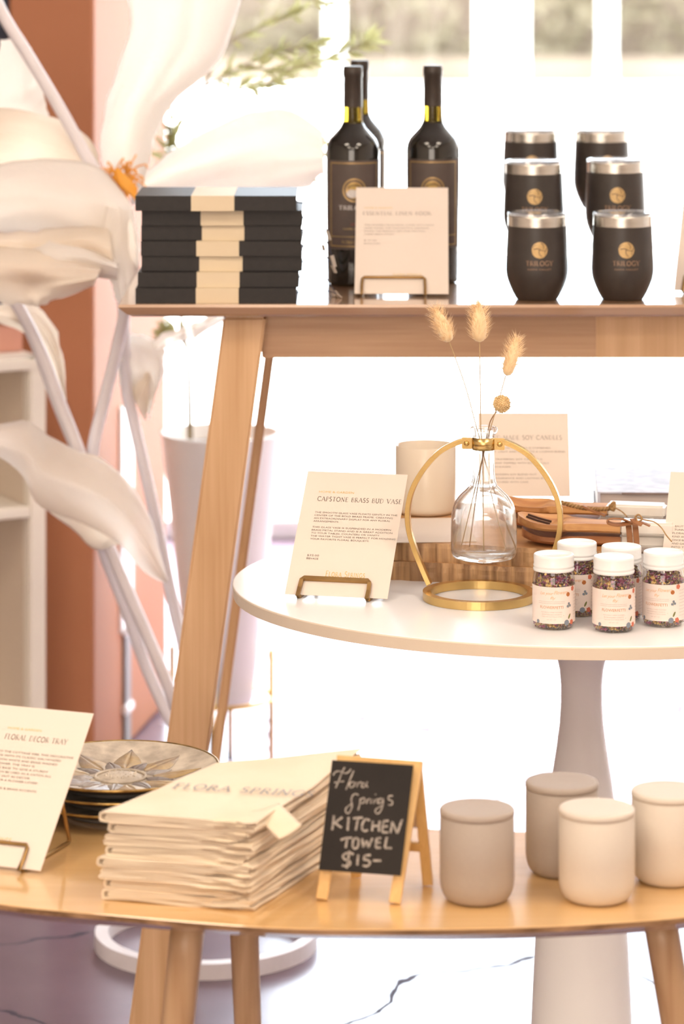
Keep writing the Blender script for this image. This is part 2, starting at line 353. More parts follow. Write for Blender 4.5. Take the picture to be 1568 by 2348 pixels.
    def build(s, name, mats, parent=None, solid=0, recalc=True, loc=None):
        me = bpy.data.meshes.new(name)
        me.from_pydata(s.v, [], s.f); me.validate(clean_customdata=False)
        if not isinstance(mats, (list, tuple)): mats = [mats]
        for m in mats: me.materials.append(MT[m] if isinstance(m, str) else m)
        if len(me.polygons) == len(s.m):
            for p, mi, sm in zip(me.polygons, s.m, s.s): p.material_index = mi; p.use_smooth = sm
        if recalc:
            bm = bmesh.new(); bm.from_mesh(me); bmesh.ops.recalc_face_normals(bm, faces=bm.faces[:]); bm.to_mesh(me); bm.free()
        me.update()
        o = bpy.data.objects.new(name, me); COL.objects.link(o)
        if parent: o.parent = parent
        if loc: o.location = loc
        if solid:
            md = o.modifiers.new('solid', 'SOLIDIFY'); md.thickness = solid; md.offset = 0
        return o
def struct(o, label=None):
    o['kind'] = 'structure'
    if label: o['label'] = label
    return o
def smooth_path(pts, n=8, closed=False):
    """catmull-rom"""
    pts = [Vector(p) for p in pts]; out = []; N = len(pts)
    rng = range(N) if closed else range(N-1)
    for i in rng:
        if closed: p0, p1, p2, p3 = pts[i-1], pts[i], pts[(i+1) % N], pts[(i+2) % N]
        else: p0, p1, p2, p3 = pts[max(i-1, 0)], pts[i], pts[i+1], pts[min(i+2, N-1)]
        for k in range(n):
            t = k/n; out.append(.5*((2*p1)+(-p0+p2)*t+(2*p0-5*p1+4*p2-p3)*t*t+(-p0+3*p1-3*p2+p3)*t*t*t))
    if not closed: out.append(pts[-1])
    return out
def dup(root, loc=None, rz=None, label=None, group=None):
    r = root.copy(); COL.objects.link(r)
    if loc is not None: r.location = loc
    if rz is not None: r.rotation_euler = (0, 0, rz)
    if label: r['label'] = label
    if group: r['group'] = group
    for ch in list(root.children):
        c = ch.copy(); COL.objects.link(c); c.parent = r
        for g in list(ch.children):
            d = g.copy(); COL.objects.link(d); d.parent = c
    return r

# ---------------------------------------------------------------- lettering
def letters(g, mats, parent, names):
    for mi, (mt, nm) in enumerate(zip(mats, names)):
        h = G(); idx = {}
        for f, m in zip(g.f, g.m):
            if m != mi: continue
            q = []
            for i in f:
                if i not in idx: idx[i] = len(h.v); h.v.append(g.v[i])
                q.append(idx[i])
            h.f.append(tuple(q)); h.m.append(0); h.s.append(False)
        if h.f: h.build(nm, mt, parent)
_tc = {}
def text_geo(s, size, xs=1.0, align='LEFT'):
    """flat glyph polygons of the built-in typeface: list of (x,y) and faces, baseline at 0"""
    key = (s, align)
    if key not in _tc:
        cu = bpy.data.curves.new('t', 'FONT'); cu.body = s; cu.size = 1; cu.align_x = align; cu.resolution_u = 2
        o = bpy.data.objects.new('t', cu); COL.objects.link(o)
        me = bpy.data.meshes.new_from_object(o)
        _tc[key] = ([(v.co.x, v.co.y) for v in me.vertices], [tuple(p.vertices) for p in me.polygons])
        bpy.data.objects.remove(o); bpy.data.curves.remove(cu); bpy.data.meshes.remove(me)
    V, Fc = _tc[key]
    return [(x*size*xs, y*size) for x, y in V], Fc
def fit_text(s, width, size, align='LEFT'):
    V, Fc = text_geo(s, size, 1, align)
    if not V: return V, Fc
    x0 = min(p[0] for p in V); x1 = max(p[0] for p in V); k = width/(x1-x0)
    if align == 'CENTER': return [(p[0]*k, p[1]) for p in V], Fc
    return [((p[0]-x0)*k, p[1]) for p in V], Fc
def arc(cx, cy_, rx, ry, a0, a1, n=10):
    return [(cx+rx*cos(radians(a0+(a1-a0)*i/n)), cy_+ry*sin(radians(a0+(a1-a0)*i/n))) for i in range(n+1)]
# roman capitals: width, heavy strokes, light strokes, serif feet
T, H = 1, 0
GL = {
 'A': (.86, [(T,[(.43,1),(.82,0)]),(H,[(.43,1),(.05,0)]),(H,[(.18,.36),(.68,.36)])], [(.05,0),(.82,0)]),
 'B': (.66, [(T,[(.14,0),(.14,1)]),(H,[(.14,1),(.35,1)]+arc(.35,.76,.2,.24,90,-90)+[(.14,.52)]),(H,[(.14,.52),(.36,.52)]+arc(.36,.26,.24,.26,90,-90)+[(.14,0)])], []),
 'C': (.80, [(T,arc(.46,.5,.40,.5,45,315,16))], []),
 'D': (.84, [(T,[(.14,0),(.14,1)]),(H,[(.14,1),(.32,1)]+arc(.32,.5,.44,.5,90,-90,14)+[(.14,0)])], []),
 'E': (.62, [(T,[(.14,0),(.14,1)]),(H,[(.14,1),(.52,1),(.52,.88)]),(H,[(.14,.52),(.46,.52)]),(H,[(.14,0),(.54,0),(.56,.14)])], []),
 'F': (.58, [(T,[(.14,0),(.14,1)]),(H,[(.14,1),(.52,1),(.52,.88)]),(H,[(.14,.52),(.46,.52)])], [(.14,0)]),
 'G': (.86, [(T,arc(.46,.5,.40,.5,45,318,16)),(T,[(.78,.02),(.78,.42)])], [(.78,.42)]),
 'H': (.86, [(T,[(.14,0),(.14,1)]),(T,[(.72,0),(.72,1)]),(H,[(.14,.52),(.72,.52)])], [(.14,0),(.14,1),(.72,0),(.72,1)]),
 'I': (.30, [(T,[(.15,0),(.15,1)])], [(.15,0),(.15,1)]),
 'K': (.78, [(T,[(.14,0),(.14,1)]),(H,[(.66,1),(.16,.46)]),(T,[(.30,.60),(.74,0)])], [(.14,0),(.14,1)]),
 'L': (.60, [(T,[(.14,0),(.14,1)]),(H,[(.14,0),(.54,0),(.56,.16)])], [(.14,1)]),
 'M': (1.0, [(H,[(.12,0),(.16,1)]),(T,[(.16,1),(.50,.05)]),(H,[(.50,.05),(.84,1)]),(T,[(.84,1),(.88,0)])], [(.12,0),(.88,0)]),
 'N': (.86, [(H,[(.14,0),(.14,1)]),(T,[(.14,1),(.72,0)]),(H,[(.72,0),(.72,1)])], [(.14,0),(.72,1)]),
 'O': (.90, [(T,arc(.45,.5,.39,.5,0,360,24))], []),
 'P': (.62, [(T,[(.14,0),(.14,1)]),(H,[(.14,1),(.34,1)]+arc(.34,.73,.22,.27,90,-90)+[(.14,.46)])], [(.14,0)]),
 'R': (.72, [(T,[(.14,0),(.14,1)]),(H,[(.14,1),(.34,1)]+arc(.34,.74,.22,.26,90,-90)+[(.14,.48)]),(T,[(.34,.48),(.70,0)])], [(.14,0)]),
 'S': (.58, [(T,arc(.30,.75,.20,.25,40,230,12)+arc(.29,.26,.22,.26,50,-140,12))], []),
 'T': (.74, [(T,[(.37,0),(.37,1)]),(H,[(.05,.88),(.05,1),(.69,1),(.69,.88)])], [(.37,0)]),
 'U': (.84, [(T,[(.14,1),(.14,.34)]+arc(.42,.34,.28,.34,180,360,12)+[(.70,1)])], [(.14,1),(.70,1)]),
 'V': (.82, [(T,[(.05,1),(.42,0)]),(H,[(.42,0),(.78,1)])], [(.05,1),(.78,1)]),
 'W': (1.1, [(T,[(.05,1),(.32,0)]),(H,[(.32,0),(.55,1)]),(T,[(.55,1),(.80,0)]),(H,[(.80,0),(1.05,1)])], [(.05,1),(1.05,1)]),
 'Y': (.78, [(T,[(.05,1),(.39,.48)]),(H,[(.73,1),(.39,.48)]),(T,[(.39,.48),(.39,0)])], [(.39,0),(.05,1),(.73,1)]),
 '-': (.4, [(H,[(.05,.4),(.33,.4)])], []), ' ': (.45, [], []),
}
def ribbon2(pts, w0, w1=None):
    """flat ribbon polygon strip along 2-D points"""
    if w1 is None: w1 = w0
    V = []; Fc = []; n = len(pts)
    for i, p in enumerate(pts):
        a = pts[max(i-1, 0)]; b = pts[min(i+1, n-1)]; dx, dy = b[0]-a[0], b[1]-a[1]; l = sqrt(dx*dx+dy*dy) or 1
        w_ = (w0+(w1-w0)*i/max(1, n-1))/2; nx, ny = -dy/l*w_, dx/l*w_
        V += [(p[0]+nx, p[1]+ny), (p[0]-nx, p[1]-ny)]
    for i in range(n-1): Fc.append((2*i, 2*i+1, 2*i+3, 2*i+2))
    return V, Fc
def serif_text(s, width, h, slant=0, tk=.13, th=.055, small=False, track=.12):
    """lettering in roman capitals fitted to a width; small=True: small capitals after each initial"""
    V = []; Fc = []; x = 0; start = True
    for ch in s:
        g = GL.get(ch.upper()); k = 1.0 if (start or not small) else .78
        start = (ch == ' ')
        if not g: x += .5; continue
        gw, strokes, ser = g
        for thick, pts in strokes:
            vv, ff = ribbon2([(x+p[0]*k, p[1]*k) for p in pts], tk if thick else th); b = len(V); V += vv; Fc += [tuple(b+i for i in q) for q in ff]
        for sx, sy in ser:
            vv, ff = ribbon2([(x+(sx-.14)*k, sy*k), (x+(sx+.14)*k, sy*k)], th); b = len(V); V += vv; Fc += [tuple(b+i for i in q) for q in ff]
        x += gw*k+track
    k = width/(x-track)
    return [(p[0]*k+slant*p[1]*h, p[1]*h) for p in V], Fc
def disc2(cx, cy_, r, n=20, ry=None):
    ry = ry or r
    return [(cx, cy_)]+[(cx+r*cos(2*PI*i/n), cy_+ry*sin(2*PI*i/n)) for i in range(n)], [(0, 1+i, 1+(i+1) % n) for i in range(n)]
def put(g, vf, mp, mi=0):
    g.add([mp(p[0], p[1]) for p in vf[0]], vf[1], mi)
def wrap(rad, z0, a0=0, eps=.0003):
    """wraps flat print onto an upright round body: rad = f(z) or constant"""
    def f(x, y, e=0):
        r = (rad(z0+y) if callable(rad) else rad); a = x/r+a0
        return ((r+eps+e)*sin(a), -(r+eps+e)*cos(a), z0+y)
    return f
def prof_r(prof):
    def f(z):
        for (r0, z0), (r1, z1) in zip(prof, prof[1:]):
            if z0 <= z <= z1 and z1 > z0: return r0+(r1-r0)*(z-z0)/(z1-z0)
        return prof[-1][0]
    return f
# ================================================================ THE SETTING
g = G(); g.box(-3.2, 3.2, -3.2, 8.4, -.06, 0); struct(g.build('floor', 'floor'))
g = G(); g.box(-3.2, 3.2, -3.2, 8.5, 3.2, 3.26); struct(g.build('ceiling', 'ceiling'))
g = G(); g.box(-3.26, -3.2, -3.2, 6.9, 0, 3.2); struct(g.build('wall_left', 'room_paint'))
g = G(); g.box(3.2, 3.26, -3.2, 8.5, 0, 3.2); struct(g.build('wall_right', 'room_paint'))
g = G(); g.box(-3.2, 3.2, -3.26, -3.2, 0, 3.2); struct(g.build('wall_back', 'room_paint'))
g = G(); g.box(-3.2, -.62, 6.9, 7.0, 0, 3.2); struct(g.build('wall_front', 'navy'))
# terracotta pier: dark face to the shop, pale return towards the window
pl = [(X(20, 6.0), 6.0), (X(215, 6.0), 6.0), (X(380, 6.6), 6.6), (X(380, 6.6)-.04, 6.85), (X(20, 6.0), 6.85)]
g = G(); n_ = len(pl); g.add([(x, y, z) for z in (0, 3.2) for x, y in pl], [(i, (i+1) % n_, n_+(i+1) % n_, n_+i) for i in range(n_)]+[tuple(range(n_-1, -1, -1)), tuple(range(n_, 2*n_))])
o = g.build('wall_pier', 'terracotta'); struct(o); md = o.modifiers.new('b', 'BEVEL'); md.width = .008; md.segments = 3
# slim white strip with a dark hinge on the pier's angled face
A_, B_ = Vector((X(215, 6.0), 6.0, 0)), Vector((X(380, 6.6), 6.6, 0)); uu = (B_-A_).normalized(); nn_ = Vector((uu.y, -uu.x, 0)); cc_ = A_.lerp(B_, .41)
def tf(p): return cc_+uu*p.x+nn_*p.y+Vector((0, 0, p.z))
g = G(); g.box(-.050, .050, -.002, .006, .23, Zc(925, 6.25), bev=.002, fn=tf); g.box(-.022, .022, -.002, .007, .0, .23, bev=.001, mi=1, fn=tf)
for z_ in (.08, .23): g.box(-.030, .030, 0, .012, z_-.010, z_+.010, bev=.004, mi=0, fn=tf)
struct(g.build('trim_1', ['white_lacquer', 'cover_grey']))
# window: panes in a painted frame
wx0 = -3.2
g = G(); g.box(wx0, 3.2, 8.40, 8.408, .05, 3.1); pane = g.build('window_1', 'pane'); struct(pane)
g = G(); g.box(wx0, 3.2, 8.36, 8.44, 0, .05, bev=.005); g.box(wx0, 3.2, 8.36, 8.44, 3.1, 3.2, bev=.005)
o = g.build('window_frame', 'frame_paint', pane)
g = G(); g.box(-40, 40, 8.42, 34, -.08, -.005); struct(g.build('pavement', 'pavement'))
g = G(); g.box(-30, 30, 32.0, 32.35, -.01, .24, bev=.02); struct(g.build('garden_wall', 'garden_wall'))
g = G(); g.box(-30, 30, 33.6, 33.8, -.01, 3.2); struct(g.build('wall_outside', 'garden_wall'))
# hedge leaves
def leaf_geo(g, p, dr, ln, wd, mi=0):
    dr = dr.normalized(); sd = dr.cross(Vector((random.uniform(-1,1), random.uniform(-1,1), random.uniform(-1,1)))).normalized(); nn = dr.cross(sd)
    a = p; b = p+dr*ln*.5+sd*wd*.5+nn*wd*.15; c = p+dr*ln+nn*-wd*.1; d = p+dr*ln*.5-sd*wd*.5+nn*wd*.15; m = p+dr*ln*.5
    g.add([a, b, c, d, m], [(0,1,4), (1,2,4), (2,3,4), (3,0,4)], mi)
g = G()
for i in range(2600):
    px = random.uniform(-100, 1700); d = random.uniform(32.5, 33.4); z = random.uniform(.1, 1.3)
    if mnoise.noise(Vector((px/140, z*2.2, 3))) < -.05: continue
    leaf_geo(g, Vector((X(px, d), d, z)), Vector((random.uniform(-1,1), random.uniform(-1,.3), random.uniform(-.6,1))), random.uniform(.12,.3), random.uniform(.06,.14))
tag(g.build('hedge', 'leaf_far'), 'blurred pale green and tan hedge beyond the sunny pavement', 'hedge', kind='stuff')
for a, (x0, x1, yb, dd, lb) in enumerate(((745, 788, 192, 31.5, 'slim white post outside, behind the left wine bottles'), (1092, 1208, 276, 26.0, 'broad white porch post outside, above the tumblers'), (1372, 1410, 190, 31.5, 'slim white post outside, above the right-hand tumblers'))):
    w_ = (x1-x0)*dd/F/2; g = G(); t = thing('porch_post', lb, 'post', (X((x0+x1)/2, dd), dd, 0))
    g.box(-w_, w_, -w_, w_, 0, 2.6, bev=.01); g.build('post_shaft', 'post', t)
    g = G(); g.box(-w_*1.25, w_*1.25, -w_*1.25, w_*1.25, 0, .07, bev=.01); g.build('post_base', 'post', t)

# ---------------------------------------------------------------- shelving on the left
t = thing('shelving_unit', 'cream painted open shelving unit beside the terracotta pier', 'shelf', (X(68, 5.8), 5.8, 0), radians(28))
zt = Zc(822, 5.8)
g = G()
g.box(0, .032, 0, .03, 0, zt, bev=.003); g.build('shelf_post', 'shelf_white', t)
g = G(); g.box(-.9, .034, -.004, .3, zt-.02, zt, bev=.003); g.build('shelf_top', 'shelf_white', t)
g = G(); g.box(-.9, 0, -.004, .28, Zc(1160, 5.8)-.02, Zc(1160, 5.8), bev=.003); g.build('shelf_board', 'shelf_white', t)
g = G(); g.box(-.9, 0, .02, .28, .08, .10, bev=.003); g.build('shelf_board', 'shelf_white', t)
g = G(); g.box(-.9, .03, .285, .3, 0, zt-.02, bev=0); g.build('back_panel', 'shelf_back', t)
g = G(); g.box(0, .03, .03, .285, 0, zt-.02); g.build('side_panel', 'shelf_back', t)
t = thing('gift_box', 'pinkish box standing on top of the cream shelving unit', 'box', (X(20, 5.9), 5.88, zt), radians(28))
g = G(); g.box(-.12, .03, .0, .12, 0, .05, bev=.003); g.build('box_body', 'pink_box', t)
g = G(); g.box(-.122, .032, -.002, .122, .05, .066, bev=.003); g.build('box_lid', 'leather', t)

# ---------------------------------------------------------------- potted olive tree on brass stand, by the window
D = 6.1
t = thing('plant_pot', 'pale grey tapered planter raised on a slim brass stand by the window', 'planter', (X(508, D), D, 0))
zp, zb = Zc(990, D), Zc(1610, D)
g = G(); g.lathe([(.0, zb), (.055, zb), (.06, zb+.01), (.112, zp-.006), (.115, zp), (.106, zp), (.100, zp-.03), (0, zp-.03)], 48); g.build('pot_body', 'pot', t)
g = G(); g.lathe([(0, zp-.028), (.099, zp-.028)], 32); g.build('soil', 'soil', t)
sr = .094; zr = Zc(1597, D)
g = G(); g.tube([(sr*cos(a*PI/18), sr*sin(a*PI/18), zr) for a in range(36)], .0045, 8, closed=True); g.build('stand_ring', 'gold_stand', t)
for a in (-8, 82, 172, 262):
    ca, sa = cos(radians(a)), sin(radians(a)); g = G(); g.tube([(sr*ca, sr*sa, 0), (sr*ca, sr*sa, Zc(1485, D))], .0055, 8); g.build('stand_leg', 'gold_stand', t)
tr = thing('olive_tree', 'young olive tree with narrow backlit leaves growing in the grey planter', 'tree', (X(436, D), D, zp-.03))
base = Vector(tr.location)
def TL(px, py, d=D): return P(px, py, d)-base
g = G()
g.tube(smooth_path([(0,0,0), TL(434, 900), TL(428, 800), TL(405, 640, 6.2), TL(420, 420, 6.2), TL(470, 200, 6.2), TL(560, -60, 6.2)], 6), [.006-.0035*i/36 for i in range(37)], 8)
brs = [[(428,800),(460,760),(500,700),(560,640)], [(428,800),(405,770),(385,760)], [(408,560),(470,480),(560,420),(700,400)], [(420,420),(470,340),(560,300),(640,260)], [(430,380),(400,320),(390,240)],
       [(470,200),(560,150),(640,120),(720,100)], [(450,260),(540,210),(620,190),(700,140)], [(500,110),(600,60),(680,30)], [(560,150),(660,160),(790,120),(840,95)], [(415,450),(395,400),(385,330)], [(540,0),(640,-20),(760,10)], [(560,420),(640,370),(730,330)], [(470,480),(560,360),(620,330)], [(560,300),(640,300),(760,360)]]
lv = G()
for b in brs:
    dd = 6.15+random.uniform(-.12, .15); pts = smooth_path([TL(x, y, dd) for x, y in b], 5); g.tube(pts, .0016, 5)
    for i, p in enumerate(pts[2:]):
        for k in range(3):
            dr = (pts[min(i+3, len(pts)-1)]-pts[i+1]).normalized()+Vector((random.uniform(-1,1), random.uniform(-1,1), random.uniform(-.9,.9)))*.9
            leaf_geo(lv, p, dr, random.uniform(.03,.055), random.uniform(.009,.014))
g.build('trunk', 'bark', tr); lv.build('foliage', 'leaf', tr)['kind'] = 'stuff'

# ---------------------------------------------------------------- giant paper flowers on a white ring stand
D = 5.13
cr = on(473, 2130, 0.024)
fl = thing('paper_flower_stand', 'tall white stand of giant crepe paper flowers on a round hoop base', 'flower stand', (cr.x, cr.y, 0))
fb = Vector(fl.location)
def FL_(px, py, d=5.15): return P(px, py, d)-fb
R_ = 240*cr.y/F
g = G(); n = 72; g.tube([(R_*cos(2*PI*k/n), R_*sin(2*PI*k/n), .012) for k in range(n)], 0, 4, closed=True, flat=(.010, .012)); g.build('base_hoop', 'stem_white', fl)
tips = G()
stems = [[(430,2140,5.2),(430,1850,5.2),(415,1680,5.18),(390,1585),(330,1440),(265,1290),(222,1180),(190,1060),(140,930),(95,810),(40,700),(-20,620),(-80,560)],
         [(440,2160,5.2),(436,1850,5.22),(415,1700,5.24),(385,1640,5.24),(335,1530,5.24),(290,1400,5.22),(240,1270,5.2),(225,1190,5.18),(212,1045,5.18),(236,930,5.18),(268,800,5.18),(288,690,5.16),(284,560,5.16),(276,470,5.16)],
         [(450,2150,5.25),(446,1800,5.25),(425,1520,5.25),(400,1400,5.25),(365,1230,5.25),(335,1090,5.25),(305,960,5.25),(290,880,5.25),(283,700,5.25),(282,540,5.25)],
         [(-70,-150,5.1),(0,20,5.1),(60,120,5.1),(135,245,5.1),(205,370,5.1),(240,430,5.12)],
         [(-50,600,5.2),(30,690,5.2),(80,790,5.2),(120,900,5.2),(160,1000,5.2),(190,1060,5.19)]]
for i, s in enumerate(stems):
    pts = smooth_path([FL_(*(q if len(q) == 3 else (q[0], q[1], 5.15))) for q in s], 6)
    g = G(); g.tube(pts, .0098 if i != 4 else .008, 10)
    g.build('stem', 'stem_white', fl)
def petal(L, R, d0, bulge, mt, ruff=.010, tilt=0, nu=22, nv=26, seed=0, name='petal'):
    """curved crepe sheet between two edge curves"""
    Lp = smooth_path([Vector((x, y, 0)) for x, y in L], 8); Rp = smooth_path([Vector((x, y, 0)) for x, y in R], 8)
    def at(pp, v):
        f = v*(len(pp)-1); i = min(int(f), len(pp)-2); return pp[i].lerp(pp[i+1], f-i)
    def fn(u, v):
        a, b = at(Lp, v), at(Rp, v); p = a.lerp(b, u)
        q = 4*(u-.5)**2
        d = d0-bulge*(1-q)+tilt*v+ruff*1.6*mnoise.noise(Vector((u*3+seed, v*2, seed*1.7)))+ruff*.16*sin(u*30+seed+3*v)*v
        e = (12*mnoise.noise(Vector((u*7, v*9+seed, 4)))+6*mnoise.noise(Vector((u*9, v*26+seed, 9))))*(q if q > .6 else 0)
        return FL_(p.x+e, p.y+e*.7, d)
    g = G(); g.grid(fn, nu, nv); return g.build(name, mt, fl, solid=.0006)
petal([(285,430),(232,370),(236,260),(262,180),(300,60),(290,-60),(330,-190),(425,-270)], [(330,430),(352,330),(385,250),(450,190),(520,110),(560,-60),(530,-190),(430,-272)], 5.2, .05, 'crepe', seed=1)
petal([(300,428),(370,362),(470,302),(560,262),(660,250),(740,300)], [(300,470),(380,460),(470,450),(580,440),(690,430),(745,400)], 5.24, .05, 'crepe', seed=2, tilt=.03)
petal([(300,470),(230,385),(110,365),(-20,380),(-90,420)], [(320,640),(240,600),(140,570),(20,560),(-90,600)], 5.06, .06, 'crepe', seed=3, tilt=.05)
petal([(290,440),(235,395),(215,330),(150,280),(60,255),(-60,240)], [(262,470),(200,455),(130,430),(60,420),(-10,400),(-80,420)], 5.14, .04, 'crepe_peach', seed=4)
petal([(0,92),(40,92),(72,110)], [(-40,330),(60,310),(112,262)], 5.18, .03, 'crepe', seed=5)
petal([(305,480),(318,560),(316,640),(305,700)], [(235,470),(215,560),(250,640),(268,690)], 5.04, .04, 'crepe', seed=6, tilt=.0)
petal([(250,520),(160,520),(60,530),(-60,540)], [(262,632),(200,600),(110,640),(20,610),(-70,640)], 5.02, .05, 'crepe_peach', seed=7)
petal([(-40,560),(60,570),(150,585),(235,610)], [(-20,690),(60,700),(110,695),(215,655)], 4.98, .04, 'crepe_peach', seed=8, ruff=.014)
petal([(60,560),(130,540),(210,560),(270,600)], [(70,680),(120,668),(180,640),(270,640)], 5.0, .04, 'crepe', seed=9)
petal([(-10,700),(60,690),(112,730),(140,800),(152,915)], [(-20,735),(50,760),(95,800),(130,870),(150,925)], 5.22, .03, 'crepe_peach', seed=10)
petal([(270,760),(330,770),(375,800),(372,860),(350,900)], [(272,880),(300,910),(320,930),(338,940),(345,960)], 5.28, .03, 'crepe', seed=11)
petal([(330,960),(345,930),(350,900),(345,860)], [(300,900),(306,880),(318,860),(335,850)], 5.26, .02, 'crepe_peach', seed=12)
petal([(-30,980),(60,966),(112,1000),(180,1035),(270,1080),(340,1180),(386,1330)], [(-30,1030),(50,1085),(90,1160),(190,1200),(270,1245),(330,1310),(380,1338)], 5.08, .05, 'crepe_sheer', seed=13)
petal([(110,1050),(160,1035),(230,1050),(290,1110),(320,1170)], [(80,1120),(110,1170),(170,1215),(220,1260),(290,1240)], 5.12, .03, 'crepe_peach', seed=14)
petal([(300,800),(350,780),(400,755),(500,720),(560,690)], [(300,830),(350,820),(400,790),(500,745),(560,700)], 5.3, .03, 'crepe_sheer', seed=15)
# orange stamens
g = G(); c0 = FL_(268, 408, 5.1)
random.seed(3)
for i in range(64):
    a = random.uniform(0, 2*PI); dr = Vector((cos(a)*.6+.1, -.35+random.uniform(-.3,.3), sin(a)*.75+.1)).normalized(); l = random.uniform(.012,.036)
    q = c0+Vector((random.uniform(-.014,.022), random.uniform(-.01,.01), random.uniform(-.020,.012)))
    pts = [q, q+dr*l*.5+Vector((0,0,.003)), q+dr*l, q+dr*l+Vector((random.uniform(-.006,.006), -.003, -.005))]
    g.tube(smooth_path(pts, 3), .0013, 5)
for i in range(16): g.tube(smooth_path([FL_(262+i*3, 415+i*1.5, 5.08), FL_(268+i*3, 385+i*3, 5.07), FL_(275+i*2.2, 425+i*2, 5.07)], 4), .0022, 6)
g.build('stamens', 'orange', fl)['label'] = 'orange stamens'

# ================================================================ CONSOLE TABLE
zc = ZC
xl = X(270, 4.5); xr = 1.30
con = thing('console_table', 'long pale wooden table at the back that carries the bottles, black books and tumblers', 'table', ((xl+xr)/2, 4.82, 0))
cb = Vector(con.location)
hx = (xr-xl)/2
g = G(); outl = [(-hx+.0,-.32),(hx,-.32),(hx,.32),(-hx,.32)]
g.add([(x, y, z) for z, ins in ((zc-.018, .020), (zc-.0145, .012), (zc-.004, .0), (zc, .0015)) for x, y in [(-hx+ins,-.32+ins*.6),(hx-ins,-.32+ins*.6),(hx-ins,.32-ins*.6),(-hx+ins,.32-ins*.6)]],
      [(i*4+k, i*4+(k+1)%4, (i+1)*4+(k+1)%4, (i+1)*4+k) for i in range(3) for k in range(4)]+[(3,2,1,0),(12,13,14,15)])
g.build('tabletop', 'console_top', con)
def CL(px, py, d): return P(px, py, d)-cb
d1 = 4.575
g = G()
zt_, zb_ = zc-.018, Zc(821, d1)
g.box(X(600, d1)-cb.x, hx-.06, d1-cb.y, d1+.024-cb.y, zb_, zt_, bev=.0012); 
# darker and lighter boards of the finger-jointed rail
g.build('apron', 'console_wood', con)
g = G(); g.box(X(1366, d1)-cb.x, hx-.061, d1-.0012-cb.y, d1-cb.y, zb_+.0005, zt_, bev=0); g.build('apron_board', 'console_leg_wood', con)
def leg4(nm, pl, pr, ytop, d, dep, side=1):
    """splayed leg seen between two px at its top, running down to the floor"""
    k = .1335; yb = F*CAMZ/d+YH; V = []
    for y in (d, d+dep):
        for (px, py) in ((pl, ytop), (pr, ytop), (pr-k*(yb-ytop)*side, yb), (pl-k*(yb-ytop)*side, yb)):
            p = P(px, py, d); V.append((p.x-cb.x, y-cb.y, max(p.z, 0)))
    g = G(); bm = bmesh.new(); vs = [bm.verts.new(v) for v in V]
    for q in ((0,1,2,3),(7,6,5,4),(0,4,5,1),(1,5,6,2),(2,6,7,3),(3,7,4,0)): bm.faces.new([vs[i] for i in q])
    bmesh.ops.recalc_face_normals(bm, faces=bm.faces[:])
    bmesh.ops.bevel(bm, geom=bm.edges[:], offset=.0035, segments=3, affect='EDGES'); bm.verts.index_update()
    g.add([v.co.copy() for v in bm.verts], [[v.index for v in f.verts] for f in bm.faces]); bm.free()
    return g.build(nm, 'console_leg_wood', con)
leg4('leg', 512, 610, 727, 4.545, .045)
leg4('leg', 618, 641, 727, 4.965, .045)
leg4('leg', 2700, 2798, 727, 4.545, .045, -1)
leg4('leg', 2560, 2580, 727, 4.965, .045, -1)
g = G(); g.box(X(600, 4.965)-cb.x, hx-.10, 4.97-cb.y, 4.99-cb.y, zc-.045, zt_, bev=.001); g.build('back_apron', 'console_wood', con)

# ================================================================ ROUND WHITE TABLE
wt = thing('pedestal_table', 'round white pedestal table with cream edge and flared column, in the middle', 'table', (X(1333, 4.13), 4.13, 0))
def ell(rx, ry, n=128): return [(rx*cos(2*PI*k/n), ry*sin(2*PI*k/n)) for k in range(n)]
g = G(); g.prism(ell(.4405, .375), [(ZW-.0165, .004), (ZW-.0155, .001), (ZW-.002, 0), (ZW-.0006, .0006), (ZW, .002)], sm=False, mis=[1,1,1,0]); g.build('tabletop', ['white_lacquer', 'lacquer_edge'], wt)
s_ = 4.13/F
pf = [(y, w_) for y, w_ in ((1500,60),(1512,55),(1535,50),(1570,47),(1610,47),(1660,50),(1720,58),(1790,69),(1900,84),(2030,96),(2160,106),(2260,111),(2348,115),(2480,125),(2580,145),(2640,185),(2670,235),(2683,250))]
g = G(); g.lathe([(w_*s_, max(Zc(y, 4.13), 0)) for y, w_ in reversed(pf)], 72); g.build('pedestal', 'pedestal', wt)

# ================================================================ BENCH (front table)
bt = thing('side_table', 'low light oak table with curved plywood edge and round tapered legs, in front', 'table', (0, 3.42, 0))
ol = smooth_path([(-.344,3.290,0),(-.232,3.254,0),(-.0788,3.214,0),(.0496,3.2064,0),(.19,3.215,0),(.339,3.246,0),(.45,3.30,0),(.50,3.40,0),(.44,3.50,0),(.28,3.545,0),(.0977,3.560,0),(-.06,3.65,0),(-.2,3.75,0),(-.33,3.77,0),(-.45,3.69,0),(-.50,3.52,0),(-.44,3.36,0)], 8, closed=True)
olp = [(p.x, p.y-3.42) for p in ol]
g = G(); g.prism(olp, [(ZB-.0185, .030), (ZB-.0175, .026), (ZB-.006, .0), (ZB-.0008, .0), (ZB, .0008)], mis=[1,1,2,0]); g.build('tabletop', ['bench_top', 'bench_top_under', 'ply_edge'] if False else ['bench_top', 'console_top', 'ply_edge'], bt)
def round_leg(top, bot, r0, r1, d):
    a = P(top[0], top[1], d[0]); a.z = ZB-.018; b = P(bot[0], bot[1], d[1])
    dr = (b-a); k = (0-a.z)/dr.z; e = a+dr*k; r2 = r0+(r1-r0)*k; org = Vector((0, 3.42, 0))
    n = 14; g = G(); pts = [a.lerp(e, i/n)-org for i in range(n+1)]; rs = [r0+(r2-r0)*(i/n) for i in range(n+1)]
    g.tube(pts, rs, 28); return g.build('leg', 'bench_leg', bt), a-org
